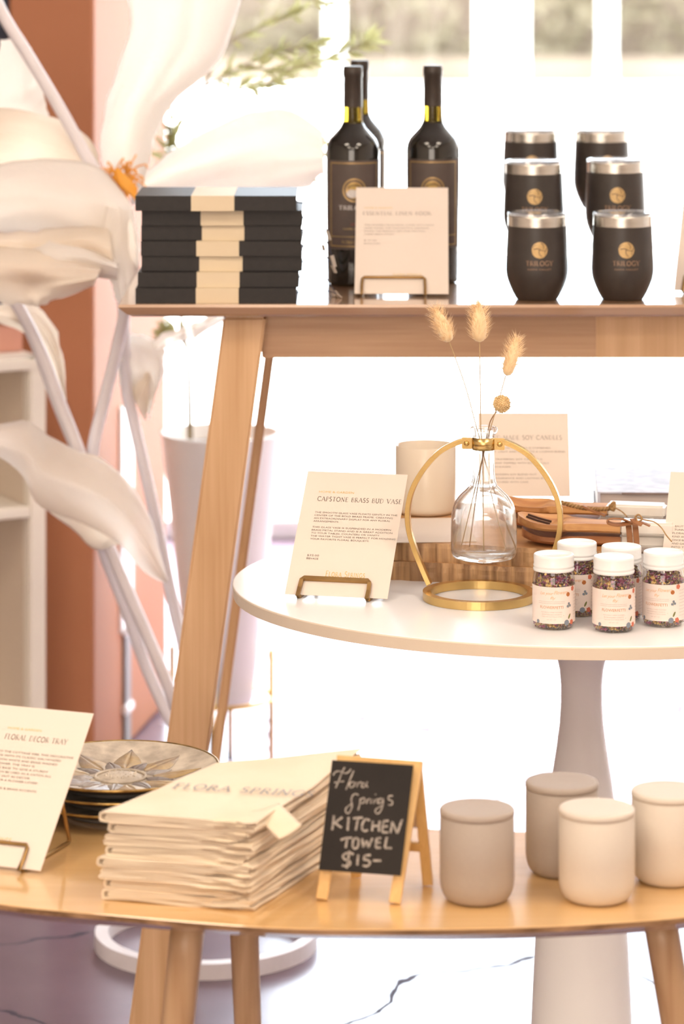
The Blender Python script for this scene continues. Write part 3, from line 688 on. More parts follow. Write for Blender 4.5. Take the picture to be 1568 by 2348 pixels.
l1, a1 = round_leg((434, 2150), (407, 2348), 40*3.32/F, 38*3.32/F, (3.32, 3.32))
l2, a2 = round_leg((554, 2140), (568, 2348), 34.5*3.50/F, 31.5*3.50/F, (3.50, 3.50))
l3, a3 = round_leg((1508, 2140), (1553, 2348), 39.5*3.34/F, 38*3.34/F, (3.34, 3.34))
for (x0, x1, y_) in ((364, 515, 3.30), (1430, 1600, 3.33)):
    g = G(); g.box(X(x0, y_), X(x1, y_), y_-3.42-.012, y_-3.42+.075, ZB-.0235, ZB-.0178, bev=.003); g.build('mounting_plate', 'bench_leg', bt)
# ================================================================ CARDS ON WIRE EASELS
def card_thing(label, loc, yaw, lean, wid=.128, hgt=.178, zoff=.004):
    t = thing('sign_card', label, 'sign', loc, yaw, 'ivory product cards on wire stands')
    c, s = cos(lean), sin(lean)
    def mp(x, y, e=0): return Vector((x, y*s-(.0004+e)*c, zoff+y*c+(.0004+e)*s*-1*-1))
    g = G(); g.box(-wid/2, wid/2, -.00025, .00025, 0, hgt, fn=lambda p: Vector((p.x, p.z*s+p.y*c, zoff+p.z*c-p.y*s))); g.build('card_sheet', 'card', t)
    return t, (lambda x, y: (x, y*s-.00055*c, zoff+y*c+.00055*s))
def easel(label, loc, yaw, lean, rear=.094, hw=.0405, bar=.022, flat=False, zb=0):
    t = thing('card_easel', label, 'card stand', loc, yaw, 'brass wire card stands')
    r = .0021; f = (.0024, .0024) if flat else None
    A = []
    yb = -.0045; tl = math.tan(lean)
    def side(sx):
        return [(sx*hw, yb-.004+bar*tl*.75, bar*.55), (sx*hw, yb-.003, .008), (sx*hw, yb-.001, .0032), (sx*hw, .003, r+.0001), (sx*hw, .012, r+.0001)]
    front = [(-hw, .012, r+.0001), (-hw, .0, r+.0001), (-hw, -.008, .0045), (-hw, -.006+bar*tl*.45, bar*.55), (-hw*.985, -.0062+bar*tl*.85, bar*.92), (-hw*.93, -.0062+bar*tl, bar),
             (hw*.93, -.0062+bar*tl, bar), (hw*.985, -.0062+bar*tl*.85, bar*.92), (hw, -.006+bar*tl*.45, bar*.55), (hw, -.008, .0045), (hw, 0, r+.0001), (hw, .012, r+.0001)]
    g = G(); g.tube(front, r, 4 if flat else 8, flat=f); g.build('front_wire', 'wire_brass', t)
    zt = .078; top = zt*tl+.0035
    for sx in (-1, 1):
        g = G(); g.tube(smooth_path([(sx*hw, .010, r+.0001), (sx*hw, rear-.01, r+.0001), (sx*hw, rear, .004), (sx*hw, rear-.002, .012), (sx*hw, top+.006, zt)], 4), r, 4 if flat else 8, flat=f); g.build('rear_wire', 'wire_brass', t)
    g = G(); g.tube([(-hw, top+.006, zt), (hw, top+.006, zt)], r, 8); g.build('cross_wire', 'wire_brass', t)
    return t
def line_block(g, mp, lines, x0, y0, w_full, full, size, lead, mi, kx=1.25):
    mi = mi+2
    """left aligned lines of small wide capitals; full = characters that fill w_full"""
    for i, s in enumerate(lines):
        if s: put(g, fit_text(s, w_full*len(s)/full, size), lambda x, y, i=i: mp(x0+x, y0-i*lead+y), mi)
# --- 1: bud vase card on the white table
ln = radians(42.5); yaw = radians(-13)
cx_, cd = (X(653, 4.032)+X(888, 4.003))/2, 4.017
t, mp = card_thing('ivory card about the brass bud vase, on the white table left of the vase', (cx_, cd, ZW), yaw, ln, .1295, .179)
easel('flat brass wire stand holding the bud vase card on the white table', (cx_-.003, cd, ZW), yaw, ln, flat=True, hw=.0435)
g = G(); U = .1295/237*1.0
H_ = .179
put(g, fit_text('HOME & GARDEN', .045, .0042), lambda x, y: mp(-.045+x, .1475+y), 1)
put(g, serif_text('CAPSTONE BRASS BUD VASE', .108, .0062, tk=.13, th=.06), lambda x, y: mp(-.0455+x, .1355+y), 0)
line_block(g, mp, ['THE SMOOTH GLASS VASE FLOATS GENTLY IN THE', 'CENTER OF THE BOLD BRASS FRAME, CREATING', 'AN EXTRAORDINARY DISPLAY FOR ANY FLORAL', 'ARRANGEMENTS.', '', 'THIS GLASS VASE IS SUSPENDED IN A MODERN', 'BRASS METAL STAND AND IS A GREAT ADDITION', 'TO YOUR TABLES, COUNTERS OR VANITY.', 'THE WATER TIGHT VASE IS PERFECT FOR HOLDING', 'YOUR FAVORITE FLORAL BOUQUETS.'], -.0455, .1175, .108, 43, .0033, .0043, 0)
line_block(g, mp, ['$32.00', 'BBVASE'], -.0455, .055, .108, 43, .0038, .0046, 1)
put(g, serif_text('FLORA SPRINGS', .050, .0078, tk=.12, th=.07, small=True), lambda x, y: mp(-.018+x, .0275+y), 4)
letters(g, ['ink', 'gold_ink', 'ink', 'ink', 'gold_ink'], t, ['title_text', 'heading_text', 'body_text', 'price_text', 'logo_text'])
# --- 2: linen book card on the console
ln2 = radians(38); zz = ZC; d2 = .523*F/(674-YH)
t, mp = card_thing('ivory card standing on the console in front of the wine bottles', ((X(812, d2)+X(1029, d2))/2, d2, zz), radians(-1.5), ln2, .132, .178)
easel('thin brass wire stand holding the card before the wine bottles', (X(902, d2), d2, zz), radians(-1.5), ln2, hw=.0445, bar=.026)
g = G()
put(g, fit_text('HOME & GARDEN', .04, .0036), lambda x, y: mp(-.054+x, .142+y), 1)
put(g, serif_text('ESSENTIAL LINEN BOOK', .098, .0058), lambda x, y: mp(-.056+x, .131+y), 0)
line_block(g, mp, ['THIS MODERN TIE JOURNAL COMES WITH MANY', 'LINED PAGES, THE THOUGHTFUL KEEPSAKE', 'MAKES THE PERFECT GIFT FOR WRITING', 'THEIR NEXT STORY.', '', '$ 37.00', 'BOOKLINEN'], -.0535, .113, .102, 40, .0034, .0052, 0)
put(g, fit_text('FLORA SPRINGS', .04, .0048), lambda x, y: mp(-.012+x, .030+y), 4)
letters(g, ['ink_soft', 'gold_ink', 'ink_soft', 'ink_soft', 'gold_ink'], t, ['title_text', 'heading_text', 'body_text', 'price_text', 'logo_text'])
# --- 3: decor tray card on the front table
yaw3 = radians(-20.9); ln3 = radians(44)
br = Vector((X(93, 3.39), 3.39, ZB)); wv = Vector((cos(yaw3), sin(yaw3), 0)); c3 = br-wv*.064
t, mp = card_thing('ivory card about a floral decor tray, on the front table at the left edge', (c3.x, c3.y, ZB), yaw3, ln3, .128, .186)
e3 = c3-wv*.0015
easel('round brass wire stand holding the decor tray card', (e3.x, e3.y, ZB), yaw3, ln3, rear=.112, hw=.044, bar=.024)
g = G()
put(g, fit_text('HOME & GARDEN', .040, .004), lambda x, y: mp(-.029+x, .158+y), 1)
put(g, serif_text('FLORAL DECOR TRAY', .074, .0060), lambda x, y: mp(-.029+x, .146+y), 0)
line_block(g, mp, ['AND ADD TO THE COTTAGE VIBE, THIS DECORATIVE', 'TRAY CHARMS WITH ITS CLASSIC GALVANIZED', 'METAL BASE WITH WHITE AND BRASS WASHED', 'EMBOSSED FLOWER. THE TRAY IS', 'RAISED AT THE BASE TO GIVE A STURDY', 'PERCH THAT CAN BE USED AS A CATCH-ALL', 'JEWELRY OR SET OUT AS DECOR.', 'A GREAT IDEA FOR A FLOWER LOVER!', '', 'METAL WITH WHITE & BRASS ACCENTS.', '', 'FLTRAY'], -.054, .130, .112, 44, .0034, .0048, 0)
put(g, serif_text('FLORA SPRINGS', .050, .0075, small=True), lambda x, y: mp(-.030+x, .026+y), 4)
letters(g, ['ink', 'gold_ink', 'ink', 'ink', 'gold_ink'], t, ['title_text', 'heading_text', 'body_text', 'price_text', 'logo_text'])
# --- 4: candle card on the boards
zbd = ZW+.055
t, mp = card_thing('ivory card about handmade candles, behind the brass vase frame', (X(1205, 4.40), 4.42, zbd), radians(0), radians(22), .1235, .115, zoff=.0008)
g = G()
put(g, serif_text('HAND-MADE SOY CANDLES', .106, .0058), lambda x, y: mp(-.054+x, .078+y), 0)
line_block(g, mp, ['EACH NATURAL SOY WAX IS COMBINED', 'TODAY. LIGHT AND WARM TO A COSMOS BLEND', '', 'EACH TRAVERSES SOY CANDLE IS', 'FRAGRANT TOPPED WITH BOTANICALS', 'AND PACKAGED.', '', 'EACH MODERN SOY BLEND OUT', 'BEST FRAGRANCE AND LASTING BURN.', 'HAND POURED WITH CARE'], -.054, .0655, .11, 39, .0032, .0052, 0)
letters(g, ['ink_soft', 'ink_soft', 'ink_soft'], t, ['title_text', 'heading_text', 'body_text'])
# --- 5: card at the right edge of the white table
cx5 = X(1508, 4.03)+.063
t, mp = card_thing('ivory card cut off by the right edge, behind the flower jars', (cx5, 4.01, ZW), yaw, ln, .1295, .179)
easel('flat brass stand behind the jars at the right edge', (cx5-.003, 4.01, ZW), yaw, ln, flat=True, hw=.0435)
g = G(); line_block(g, mp, ['BEAUTY', 'STUNNING GIFT', 'FLORAL ONE OF A', 'KIND AND HAND', 'ONCE BLOOMING', 'AND GATHERED', 'INTO THE JAR'], -.0545, .098, .108, 43, .0036, .0050, 0)
line_block(g, mp, ['THE FLOWERFETTI', 'CAN'], -.0545, .058, .108, 43, .0036, .0050, 0)
letters(g, ['ink', 'ink', 'ink', 'ink'], t, ['title_text', 'heading_text', 'body_text', 'price_text'])
# --- 6: card at the right edge of the console
t, mp = card_thing('ivory card on the console, cut off by the right edge of the picture', (X(1549, 4.62)+.062, 4.62, ZC), radians(-14), ln2, .13, .178)
easel('brass wire stand on the console at the right edge', (X(1549, 4.62)+.055, 4.62, ZC), radians(-14), ln2, hw=.0445, bar=.026)

# ================================================================ JOURNALS
jr = [(310,680,438,537,4.51,0), (324,694,460,558,4.525,.3), (322,693,463,560,4.53,-.4), (322,692,450,548,4.525,-.6), (324,693,457,556,4.53,.3), (316,685,451,549,4.52,.2), (310,680,449,547,4.515,-.3)]
ords = ['topmost', 'second from the top', 'third from the top', 'middle', 'third from the bottom', 'second from the bottom', 'lowest']
for i, (x0, x1, b0, b1, d, rz) in enumerate(jr):
    z0 = ZC+(6-i)*.0213; hw = .1113; dep = .152; th = .0208
    t = thing('journal', 'black cloth journal with a cream band, '+ords[i]+' of the stack', 'book', (X((x0+x1)/2, d), d, z0), radians(rz), 'stacked black journals')
    g = G()
    g.box(-hw, hw, 0, dep, th-.0024, th, bev=.0006); g.box(-hw, hw, 0, dep, 0.0001, .0024, bev=.0006); g.box(-hw+.0002, hw-.0002, .0002, .003, 0.0004, th-.0003)
    g.build('cover', 'black_cloth', t)
    g = G(); g.box(-hw+.003, hw-.003, .003, dep-.004, .0024, th-.0024); g.build('page_block', 'pages', t)
    a, b = (b0-(x0+x1)/2)*d/F, (b1-(x0+x1)/2)*d/F
    g = G(); e = .0004; g.box(a, b, -e, 0.0004, -.0001 if i < 6 else .0001, th+e*.4); g.box(a, b, 0, dep+e, th, th+e*.5); g.box(a, b, dep, dep+e, 0.0001, th); g.build('paper_band', 'cream_band', t)
    # ribbon tie hanging out of the right end
    e = [(756,550),(768,612),(742,575),(768,625),(766,690),(777,692),(781,690)][i]
    p0 = Vector((hw-.004, .03, th/2)); lp = P(e[0], e[1], d+.06)-Vector(t.location); lp.z = max(lp.z, ZC-z0+.0015)
    m1 = p0.lerp(lp, .35)+Vector((.006, 0, .012 if i < 6 else .006)); m2 = p0.lerp(lp, .72)+Vector((.006, 0, .006))
    pts = smooth_path([p0, m1, m2, lp], 6)
    g = G(); g.tube(pts[:-4], .0008, 6); g.build('ribbon', 'ribbon_dark', t)
    g = G(); g.tube(pts[-5:], 0, 4, flat=(.0026, .0006)); g.build('ribbon_tip', 'ribbon_tip', t)

# ================================================================ WINE BOTTLES
def bottle(label, loc, rz=0):
    t = thing('wine_bottle', label, 'bottle', loc, rz, 'wine bottles on the console')
    k = 4.77/F
    pr = [(0,658),(40,658),(52,657),(57,652),(58,646),(59,600),(60,540),(60.6,460),(61,400),(61,350),(59,337),(53,324),(41,311),(30,299),(24,288)]
    body = [(r*k, (656-y)*k+.0012) for r, y in pr]; body[0] = (0, .004); body[1] = (.03, .0)
    body = [(0,.002),(50*k,0)]+[(r*k, (656-y)*k) for r, y in pr[3:]]
    g = G(); g.lathe(body, 64); g.build('bottle_body', 'wine_glass', t)
    g = G(); g.lathe([(24*k,(656-288)*k),(22*k,(656-280)*k),(21.2*k,(656-248)*k)], 40); g.build('neck', 'neck_glass', t)
    g = G(); g.lathe([(9*k,(656-288)*k),(9*k,(656-248)*k)], 16); g.build('wine', 'wine_glass', t)
    g = G(); g.lathe([(21.6*k,(656-251)*k),(21.8*k,(656-246)*k),(21.2*k,(656-183)*k),(22.6*k,(656-181)*k),(22.9*k,(656-168)*k),(22.2*k,(656-164)*k),(22.0*k,(656-160)*k),(20.5*k,(656-158)*k),(0,(656-158)*k)], 48); g.build('capsule', 'capsule', t)
    rr = prof_r(sorted([(r, z) for r, z in body[2:]], key=lambda q: q[1]))
    z0, z1 = (656-572)*k, (656-370)*k; aa = 1.25
    g = G()
    def lab(u, v): z = z0+(z1-z0)*v; r = rr(z)+.0004; a = -aa+2*aa*u; return (r*sin(a), -r*cos(a), z)
    g.grid(lab, 40, 12); lb = g.build('label', 'wine_label', t)
    W = aa*.0388
    g = G(); mpw = wrap(rr, 0, 0, .0007)
    def frame(x0, x1, y0, y1, w_):
        for a, b, c, d in ((x0,x1,y0,y0+w_),(x0,x1,y1-w_,y1),(x0,x0+w_,y0,y1),(x1-w_,x1,y0,y1)):
            n = max(1, int((b-a)/.003)); m_ = max(1, int((d-c)/.01))
            V = [mpw(a+(b-a)*i/n, c+(d-c)*j/m_) for j in range(m_+1) for i in range(n+1)]
            g.add(V, [(j*(n+1)+i, j*(n+1)+i+1, (j+1)*(n+1)+i+1, (j+1)*(n+1)+i) for j in range(m_) for i in range(n)], 0)
    frame(-W*.80, W*.80, z0+.004, z1-.003, .0016); frame(-W*.80, W*.80, z0+.0045, z0+.019, .0009)
    cz = (656-437)*k; m2 = wrap(rr, 0, 0, .0008); m3 = wrap(rr, 0, 0, .0011); m4 = wrap(rr, 0, 0, .0014)
    put(g, disc2(0, cz, .0172, 32), m2, 0); put(g, disc2(0, cz, .0150, 32), m3, 4); put(g, disc2(0, cz, .0125, 28), m4, 0)
    m5 = wrap(rr, 0, 0, .0017); put(g, disc2(-.001, cz+.0055, .0085, 18, .005), m5, 1); put(g, disc2(-.0025, cz-.0048, .0085, 18, .0062), m5, 2); put(g, disc2(.0065, cz-.004, .0035, 12, .0055), wrap(rr, 0, 0, .0020), 5)
    put(g, ribbon2(arc(0, cz+.001, .010, .006, 10, 170), .0012), wrap(rr, 0, 0, .002), 4)
    V, Fc = serif_text('TRILOGY', .046, .0056, tk=.2, th=.1); put(g, ([(x-.023, y+(656-481)*k) for x, y in V], Fc), m3, 2)
    V, Fc = text_geo('2018', .0055, 1.1, 'CENTER'); put(g, ([(x, y+(656-517)*k) for x, y in V], Fc), m3, 3)
    V, Fc = text_geo('NAPA VALLEY', .0042, 1.25, 'CENTER'); put(g, ([(x, y+(656-527)*k) for x, y in V], Fc), m3, 0)
    V, Fc = fit_text('FLORA SPRINGS', .036, .0068, 'CENTER'); put(g, ([(x, y+z0+.0085) for x, y in V], Fc), m3, 0)
    g.build('label_print', ['label_gold', 'label_yellow', 'label_white', 'label_red', 'wine_label', 'leather'], lb)
    return t
p = on(809, 651, ZC); b1 = bottle('dark wine bottle on the left, half hidden by the ivory card', p, radians(3))
p = on(992.5, 647, ZC); dup(b1, p, radians(-2), 'dark wine bottle standing alone on the right of the card')
dup(b1, (X(825, 4.96), 4.96, ZC), radians(8), 'dark wine bottle hidden behind the left bottle, only its right side showing')

# ================================================================ TUMBLERS ON ACRYLIC RISERS
def tumbler(label, loc, rz=0):
    t = thing('wine_tumbler', label, 'tumbler', loc, rz, 'black insulated tumblers')
    k = 4.564/F
    pr = [(0,690),(44,690),(47,688.5),(50,684),(57,671),(64,655),(68.5,642),(71,629),(71.5,618),(71,600),(69.8,570),(68.4,540),(67.6,520.5)]
    body = [(r*k, (690-y)*k) for r, y in pr]; body[0] = (0, 0.0)
    g = G(); g.lathe(body, 72); g.build('body', 'tumbler', t)
    g = G(); g.lathe([(67.2*k,(690-520.8)*k),(66.8*k,(690-500)*k),(66.6*k,(690-495)*k),(64.6*k,(690-495)*k),(62*k,(690-520)*k),(62*k,(690-560)*k),(0,(690-650)*k)], 72); g.build('steel_rim', 'steel', t)
    g = G(); g.lathe([(61*k,(690-505)*k),(63.8*k,(690-499)*k),(65*k,(690-496)*k),(67.6*k,(690-495.6)*k),(68.0*k,(690-493)*k),(67*k,(690-490)*k),(63*k,(690-489.5)*k),(61*k,(690-492)*k),(30*k,(690-492.5)*k),(0,(690-492.5)*k)], 64)
    g.box(.012, .0425, -.006, .006, (690-491.5)*k, (690-488.5)*k, bev=.0012)
    g.build('lid', 'clear_lid', t)
    rr = prof_r(body[1:]); m = wrap(rr, 0, radians(1.5), .0003); m2 = wrap(rr, 0, radians(1.5), .0007); g = G()
    cz = (690-571)*k
    n = 28; V = [(0, cz)]; Fc = []
    for i in range(n):
        a = 2*PI*i/n; r = .0110*(1+.012*sin(a*5+1)+.012*sin(a*11)); V.append((r*cos(a), cz+r*sin(a)*1.03))
    # coarse rings so that the disc follows the round body
    Vr = []; 
    for q in range(4):
        for i in range(n): Vr.append((V[1+i][0]*(q+1)/4, cz+(V[1+i][1]-cz)*(q+1)/4))
    Vr = [(0, cz)]+Vr; Fc = [(0, 1+i, 1+(i+1) % n) for i in range(n)]+[(1+q*n+i, 1+(q+1)*n+i, 1+(q+1)*n+(i+1) % n, 1+q*n+(i+1) % n) for q in range(3) for i in range(n)]
    put(g, (Vr, Fc), m, 0)
    for pts, w_ in (([(-.0085,.0012),(-.004,.0022),(0,.0012),(.003,-.0004),(.0085,-.001)], .0011), ([(0,.0012),(-.001,-.003),(.0004,-.0065),(.0035,-.0088)], .0010), ([(.002,.0102),(.0055,.006),(.0048,.0015)], .0009), ([(.0102,.003),(.0075,-.002),(.0072,-.0065)], .0009), ([(-.0095,.003),(-.0075,.0062),(-.004,.0072)], .0007)):
        put(g, ribbon2([(q.x, cz+q.y) for q in smooth_path([Vector((a, b, 0)) for a, b in pts], 4)], w_, w_*.5), m2, 2)
    V, Fc = serif_text('TRILOGY', .0385, .0062, tk=.17, th=.07); put(g, ([(x-.01925, y+(690-606)*k) for x, y in V], Fc), m, 1)
    V, Fc = fit_text('NAPA VALLEY', .0335, .0032, 'CENTER'); put(g, ([(x, y+(690-616.5)*k) for x, y in V], Fc), m, 1)
    g.build('printed_emblem', ['print_gold', 'print_copper', 'tumbler'], t)
    return t
T1 = on(1231, 686, ZC); t1 = tumbler('black stemless tumbler in the front row, left', T1)
T2 = on(1427, 686, ZC); dup(t1, T2, radians(1), 'black stemless tumbler in the front row, right')
tq = [(1223.5, 4.70, .0625, 'black stemless tumbler in the middle row, left, raised on clear acrylic'), (1410.5, 4.72, .0630, 'black stemless tumbler in the middle row, right, raised on clear acrylic'),
      (1216.5, 5.02, .0870, 'black stemless tumbler in the back row, left'), (1379.5, 5.02, .0870, 'black stemless tumbler in the back row, right')]
for i, (px, d, h, lb) in enumerate(tq):
    dup(t1, (X(px, d), d, ZC+h), radians((-3, -2, -2, 6)[i]), lb)
    r = thing('display_riser', 'clear acrylic riser under the '+('middle' if i < 2 else 'back')+' row '+('left' if i % 2 == 0 else 'right')+' tumbler', 'riser', (X(px, d), d, ZC), 0, 'clear acrylic risers')
    g = G(); w_ = .057; e = .003
    g.box(-w_, w_, -.05, .05, h-.0004-e, h-.0004, bev=.0008); g.build('riser_top', 'acrylic', r)
    for sx in (-1, 1):
        g = G(); g.box(sx*w_-(e if sx > 0 else 0), sx*w_+(0 if sx > 0 else e), -.05, .05, .0002, h-.0004-e, bev=.0008); g.build('riser_side', 'acrylic', r)

# ================================================================ BRASS BUD VASE
D = 4.02; k = D/F; yv = radians(-10)
vx = X(1109, D)
st = thing('vase_stand', 'brass stand with an upright hoop, round base ring and neck clamp', 'vase stand', (vx, D, ZW), yv)
def VL(px, py): return ((px-1109)*k/cos(yv), 0, .833-(py-YH)*k)
Rb = 120*k
g = G(); g.tube([(-.006+Rb*cos(2*PI*i/80), Rb*sin(2*PI*i/80), .0052) for i in range(80)], 0, 4, closed=True, flat=(.0048, .0050)); g.build('base_ring', 'brass', st)
lf = [(1064,1011),(1038,1021),(1006,1041),(972,1080),(947,1125),(936,1172),(938,1218),(952,1266),(974,1320),(985,1344)]
for sx in (1, -1):
    g = G(); pts = smooth_path([VL(1109+(px-1109)*sx, py) for px, py in lf], 5)
    pts = [Vector((p.x, -.004*0, p.z)) for p in pts]
    V = []; n = len(pts)
    for i, p in enumerate(pts):
        tt = (pts[min(i+1, n-1)]-pts[max(i-1, 0)]).normalized(); nn = Vector((-tt.z, 0, tt.x)); a = .0031; b = .0056
        V += [p+nn*a+Vector((0,b,0)), p+nn*a-Vector((0,b,0)), p-nn*a-Vector((0,b,0)), p-nn*a+Vector((0,b,0))]
    Fc = [(i*4+q, i*4+(q+1) % 4, i*4+4+(q+1) % 4, i*4+4+q) for i in range(n-1) for q in range(4)]+[(0,1,2,3), (4*n-1,4*n-2,4*n-3,4*n-4)]
    g.add(V, Fc); o = g.build('hoop', 'brass', st)
    md = o.modifiers.new('bev', 'BEVEL'); md.width = .0006; md.segments = 2; md.limit_method = 'ANGLE'
zc1, zc2 = .833-(1027+3-YH)*k, .833-(1002-YH)*k
g = G()
rb = 27.5*k
Vp = []
g.lathe([(rb-.0012, zc1), (rb, zc1), (rb, zc2), (rb-.0012, zc2), (rb-.0012, zc1)], 40, a0=radians(180+18), a1=radians(360-18))
for sx in (-1, 1):
    g.box(min(sx*.0265, sx*(rb*.93)), max(sx*.0265, sx*(rb*.93)), -.0060, -.0045, zc1+.0004, zc2-.0002, bev=.0006)
g.box(-.0262, .0262, .012, .0132, zc1, zc2, bev=.0005) if False else None
cl = g.build('clamp', 'brass', st)
for sx in (-1, 1):
    g = G(); n = 16; zz = (zc1+zc2)/2
    g.lathe([(0,.0026),(.0018,.0024),(.003,.0014),(.0034,0)], 16, fn=lambda p: Vector((sx*.0205+p.x, -.0060-p.z, zz+p.y))); g.build('screw', 'brass', cl)
# glass bottle held in the clamp
gl = thing('bud_vase', 'clear glass bottle vase hanging in the brass clamp', 'vase', (vx, D, ZW), 0)
zy = lambda y: .833-(y-YH)*k-.0
ou = [(0,1276),(26,1276.5),(62,1279),(71,1275),(75,1266),(76,1250),(75.5,1206),(74,1180),(71,1163),(67,1152),(60,1141),(52,1132),(42,1123),(31,1112),(26.5,1100),(24.5,1080),(24,1050),(23.5,1010),(24,998),(27,996),(31,991),(32,985),(31,981),(28,979)]
inn = [(23,980),(21,990),(20,1010),(20.5,1050),(21,1082),(23,1102),(28,1115),(39,1127),(49,1136),(57,1145),(64,1156),(68,1166),(71,1182),(72.5,1207),(73,1249),(71.5,1262),(65,1269),(0,1270)]
g = G(); g.lathe([(r*k, zy(y)) for r, y in ou+inn], 72); g.build('glass_body', 'vase_glass', gl)
# dried grasses standing in the vase
def fluff(t, a, b, r, nh, hl):
    """soft seed head from a (foot) to b (tip)"""
    ax = (b-a); L_ = ax.length; ax.normalize(); u = ax.orthogonal().normalized(); v = ax.cross(u); g = G()
    prof = [(0,.0),(.55,.04),(.85,.14),(1,.32),(.97,.5),(.8,.7),(.52,.86),(.22,.97),(0,1)]
    def at(rr, zz, an): return a+ax*(zz*L_)+(u*cos(an)+v*sin(an))*(rr*r)
    n = 20; V = [at(p[0], p[1], 2*PI*q/n) for p in prof for q in range(n)]
    g.add(V, [(i*n+q, i*n+(q+1) % n, (i+1)*n+(q+1) % n, (i+1)*n+q) for i in range(len(prof)-1) for q in range(n)], 0, True)
    hd = g.build('seed_head', 'grass_head', t)
    g = G()
    for i in range(nh):
        zz = random.random()**.8; an = random.uniform(0, 2*PI)
        rr = [p for p in prof]; f = 1
        for p0, p1 in zip(prof, prof[1:]):
            if p0[1] <= zz <= p1[1]: f = p0[0]+(p1[0]-p0[0])*(zz-p0[1])/(p1[1]-p0[1])
        o_ = at(f*.9, zz, an); nn = (u*cos(an)+v*sin(an)); dr = (nn*random.uniform(.5,1.1)+ax*random.uniform(.3,1.0)).normalized(); l = hl*random.uniform(.5,1.15)
        e = o_+dr*l+ax*l*.12; sd = dr.cross(Vector((0,1,0))).normalized()*.00022; s2 = Vector((0,.00018,0))
        m_ = o_+dr*l*.5
        g.add([o_+sd, o_-sd*.5+s2, o_-sd*.5-s2, m_+sd*.8, m_-sd*.4+s2, m_-sd*.4-s2, e], [(0,1,4,3),(1,2,5,4),(2,0,3,5),(3,4,6),(4,5,6),(5,3,6)])
    g.build('bristles', 'grass_hair', hd)['kind'] = 'stuff'
def grass(label, pts, head, r, nh, hl, mt='stem_straw', sr=.0007):
    pts = [Vector(p) for p in pts]; t = thing('bunny_tail_grass', label, 'dried grass', pts[0], 0, 'dried bunny tail grasses')
    g = G(); g.tube(smooth_path([p-pts[0] for p in pts], 6), sr, 6); g.build('stem', mt, t)
    fluff(t, head[0]-pts[0], head[1]-pts[0], r, nh, hl); return t
Q = lambda px, py, dy=0: P(px, py, D+dy)
grass('bunny tail grass leaning left out of the bud vase', [Q(1160,1258,.008), Q(1130,1150,.004), Q(1108,1040), Q(1091,975), Q(1065,880,-.004), Q(1030,784,-.006)], (Q(1031,784,-.006), Q(997,708,-.008)), 16*k, 430, .012)
grass('bunny tail grass standing upright in the middle of the bud vase', [Q(1109,1262), Q(1107,1120), Q(1106,1030), Q(1102,975), Q(1101,880), Q(1099,784)], (Q(1099,785), Q(1097,694)), 17.5*k, 480, .0125, sr=.00075)
grass('bunny tail grass leaning right out of the bud vase', [Q(1058,1250,.004), Q(1082,1150), Q(1106,1050), Q(1125,980,-.002), Q(1140,930,-.004), Q(1159,862,-.004)], (Q(1161,862,-.004), Q(1185,774,-.006)), 14.5*k, 430, .0115)
bp_ = [Q(1076,1254,-.004), Q(1090,1150,-.004), Q(1106,1050,-.004), Q(1120,982,-.002), Q(1126,962,-.002), Q(1138,944,-.002)]
t = thing('globe_flower', 'small round tan dried flower on a short brown stem', 'dried flower', bp_[0])
g = G(); g.tube(smooth_path([p-bp_[0] for p in bp_], 6), .0008, 6); g.build('stem', 'stem_brown', t)
c0 = Q(1150, 926, -.002)-bp_[0]; g = G(); bm = bmesh.new(); bmesh.ops.create_icosphere(bm, subdivisions=3, radius=.0080); bm.verts.index_update()
g.add([c0+v.co for v in bm.verts], [[v.index for v in f.verts] for f in bm.faces], 0, True); bm.free()
for i in range(260):
    ph = math.acos(1-2*(i+.5)/260); th_ = PI*(1+5**.5)*i; nn = Vector((cos(th_)*sin(ph), sin(th_)*sin(ph), cos(ph)))
    q = c0+nn*.0078; u_ = nn.orthogonal().normalized(); v_ = nn.cross(u_); L_ = .0032*random.uniform(.7,1.2)
    g.add([q+u_*.0006, q-u_*.0003+v_*.0005, q-u_*.0003-v_*.0005, q+nn*L_+u_*.0010, q+nn*L_-u_*.0005+v_*.0009, q+nn*L_-u_*.0005-v_*.0009], [(0,1,4,3),(1,2,5,4),(2,0,3,5),(3,4,5)])
g.build('flower_head', 'ball', t)

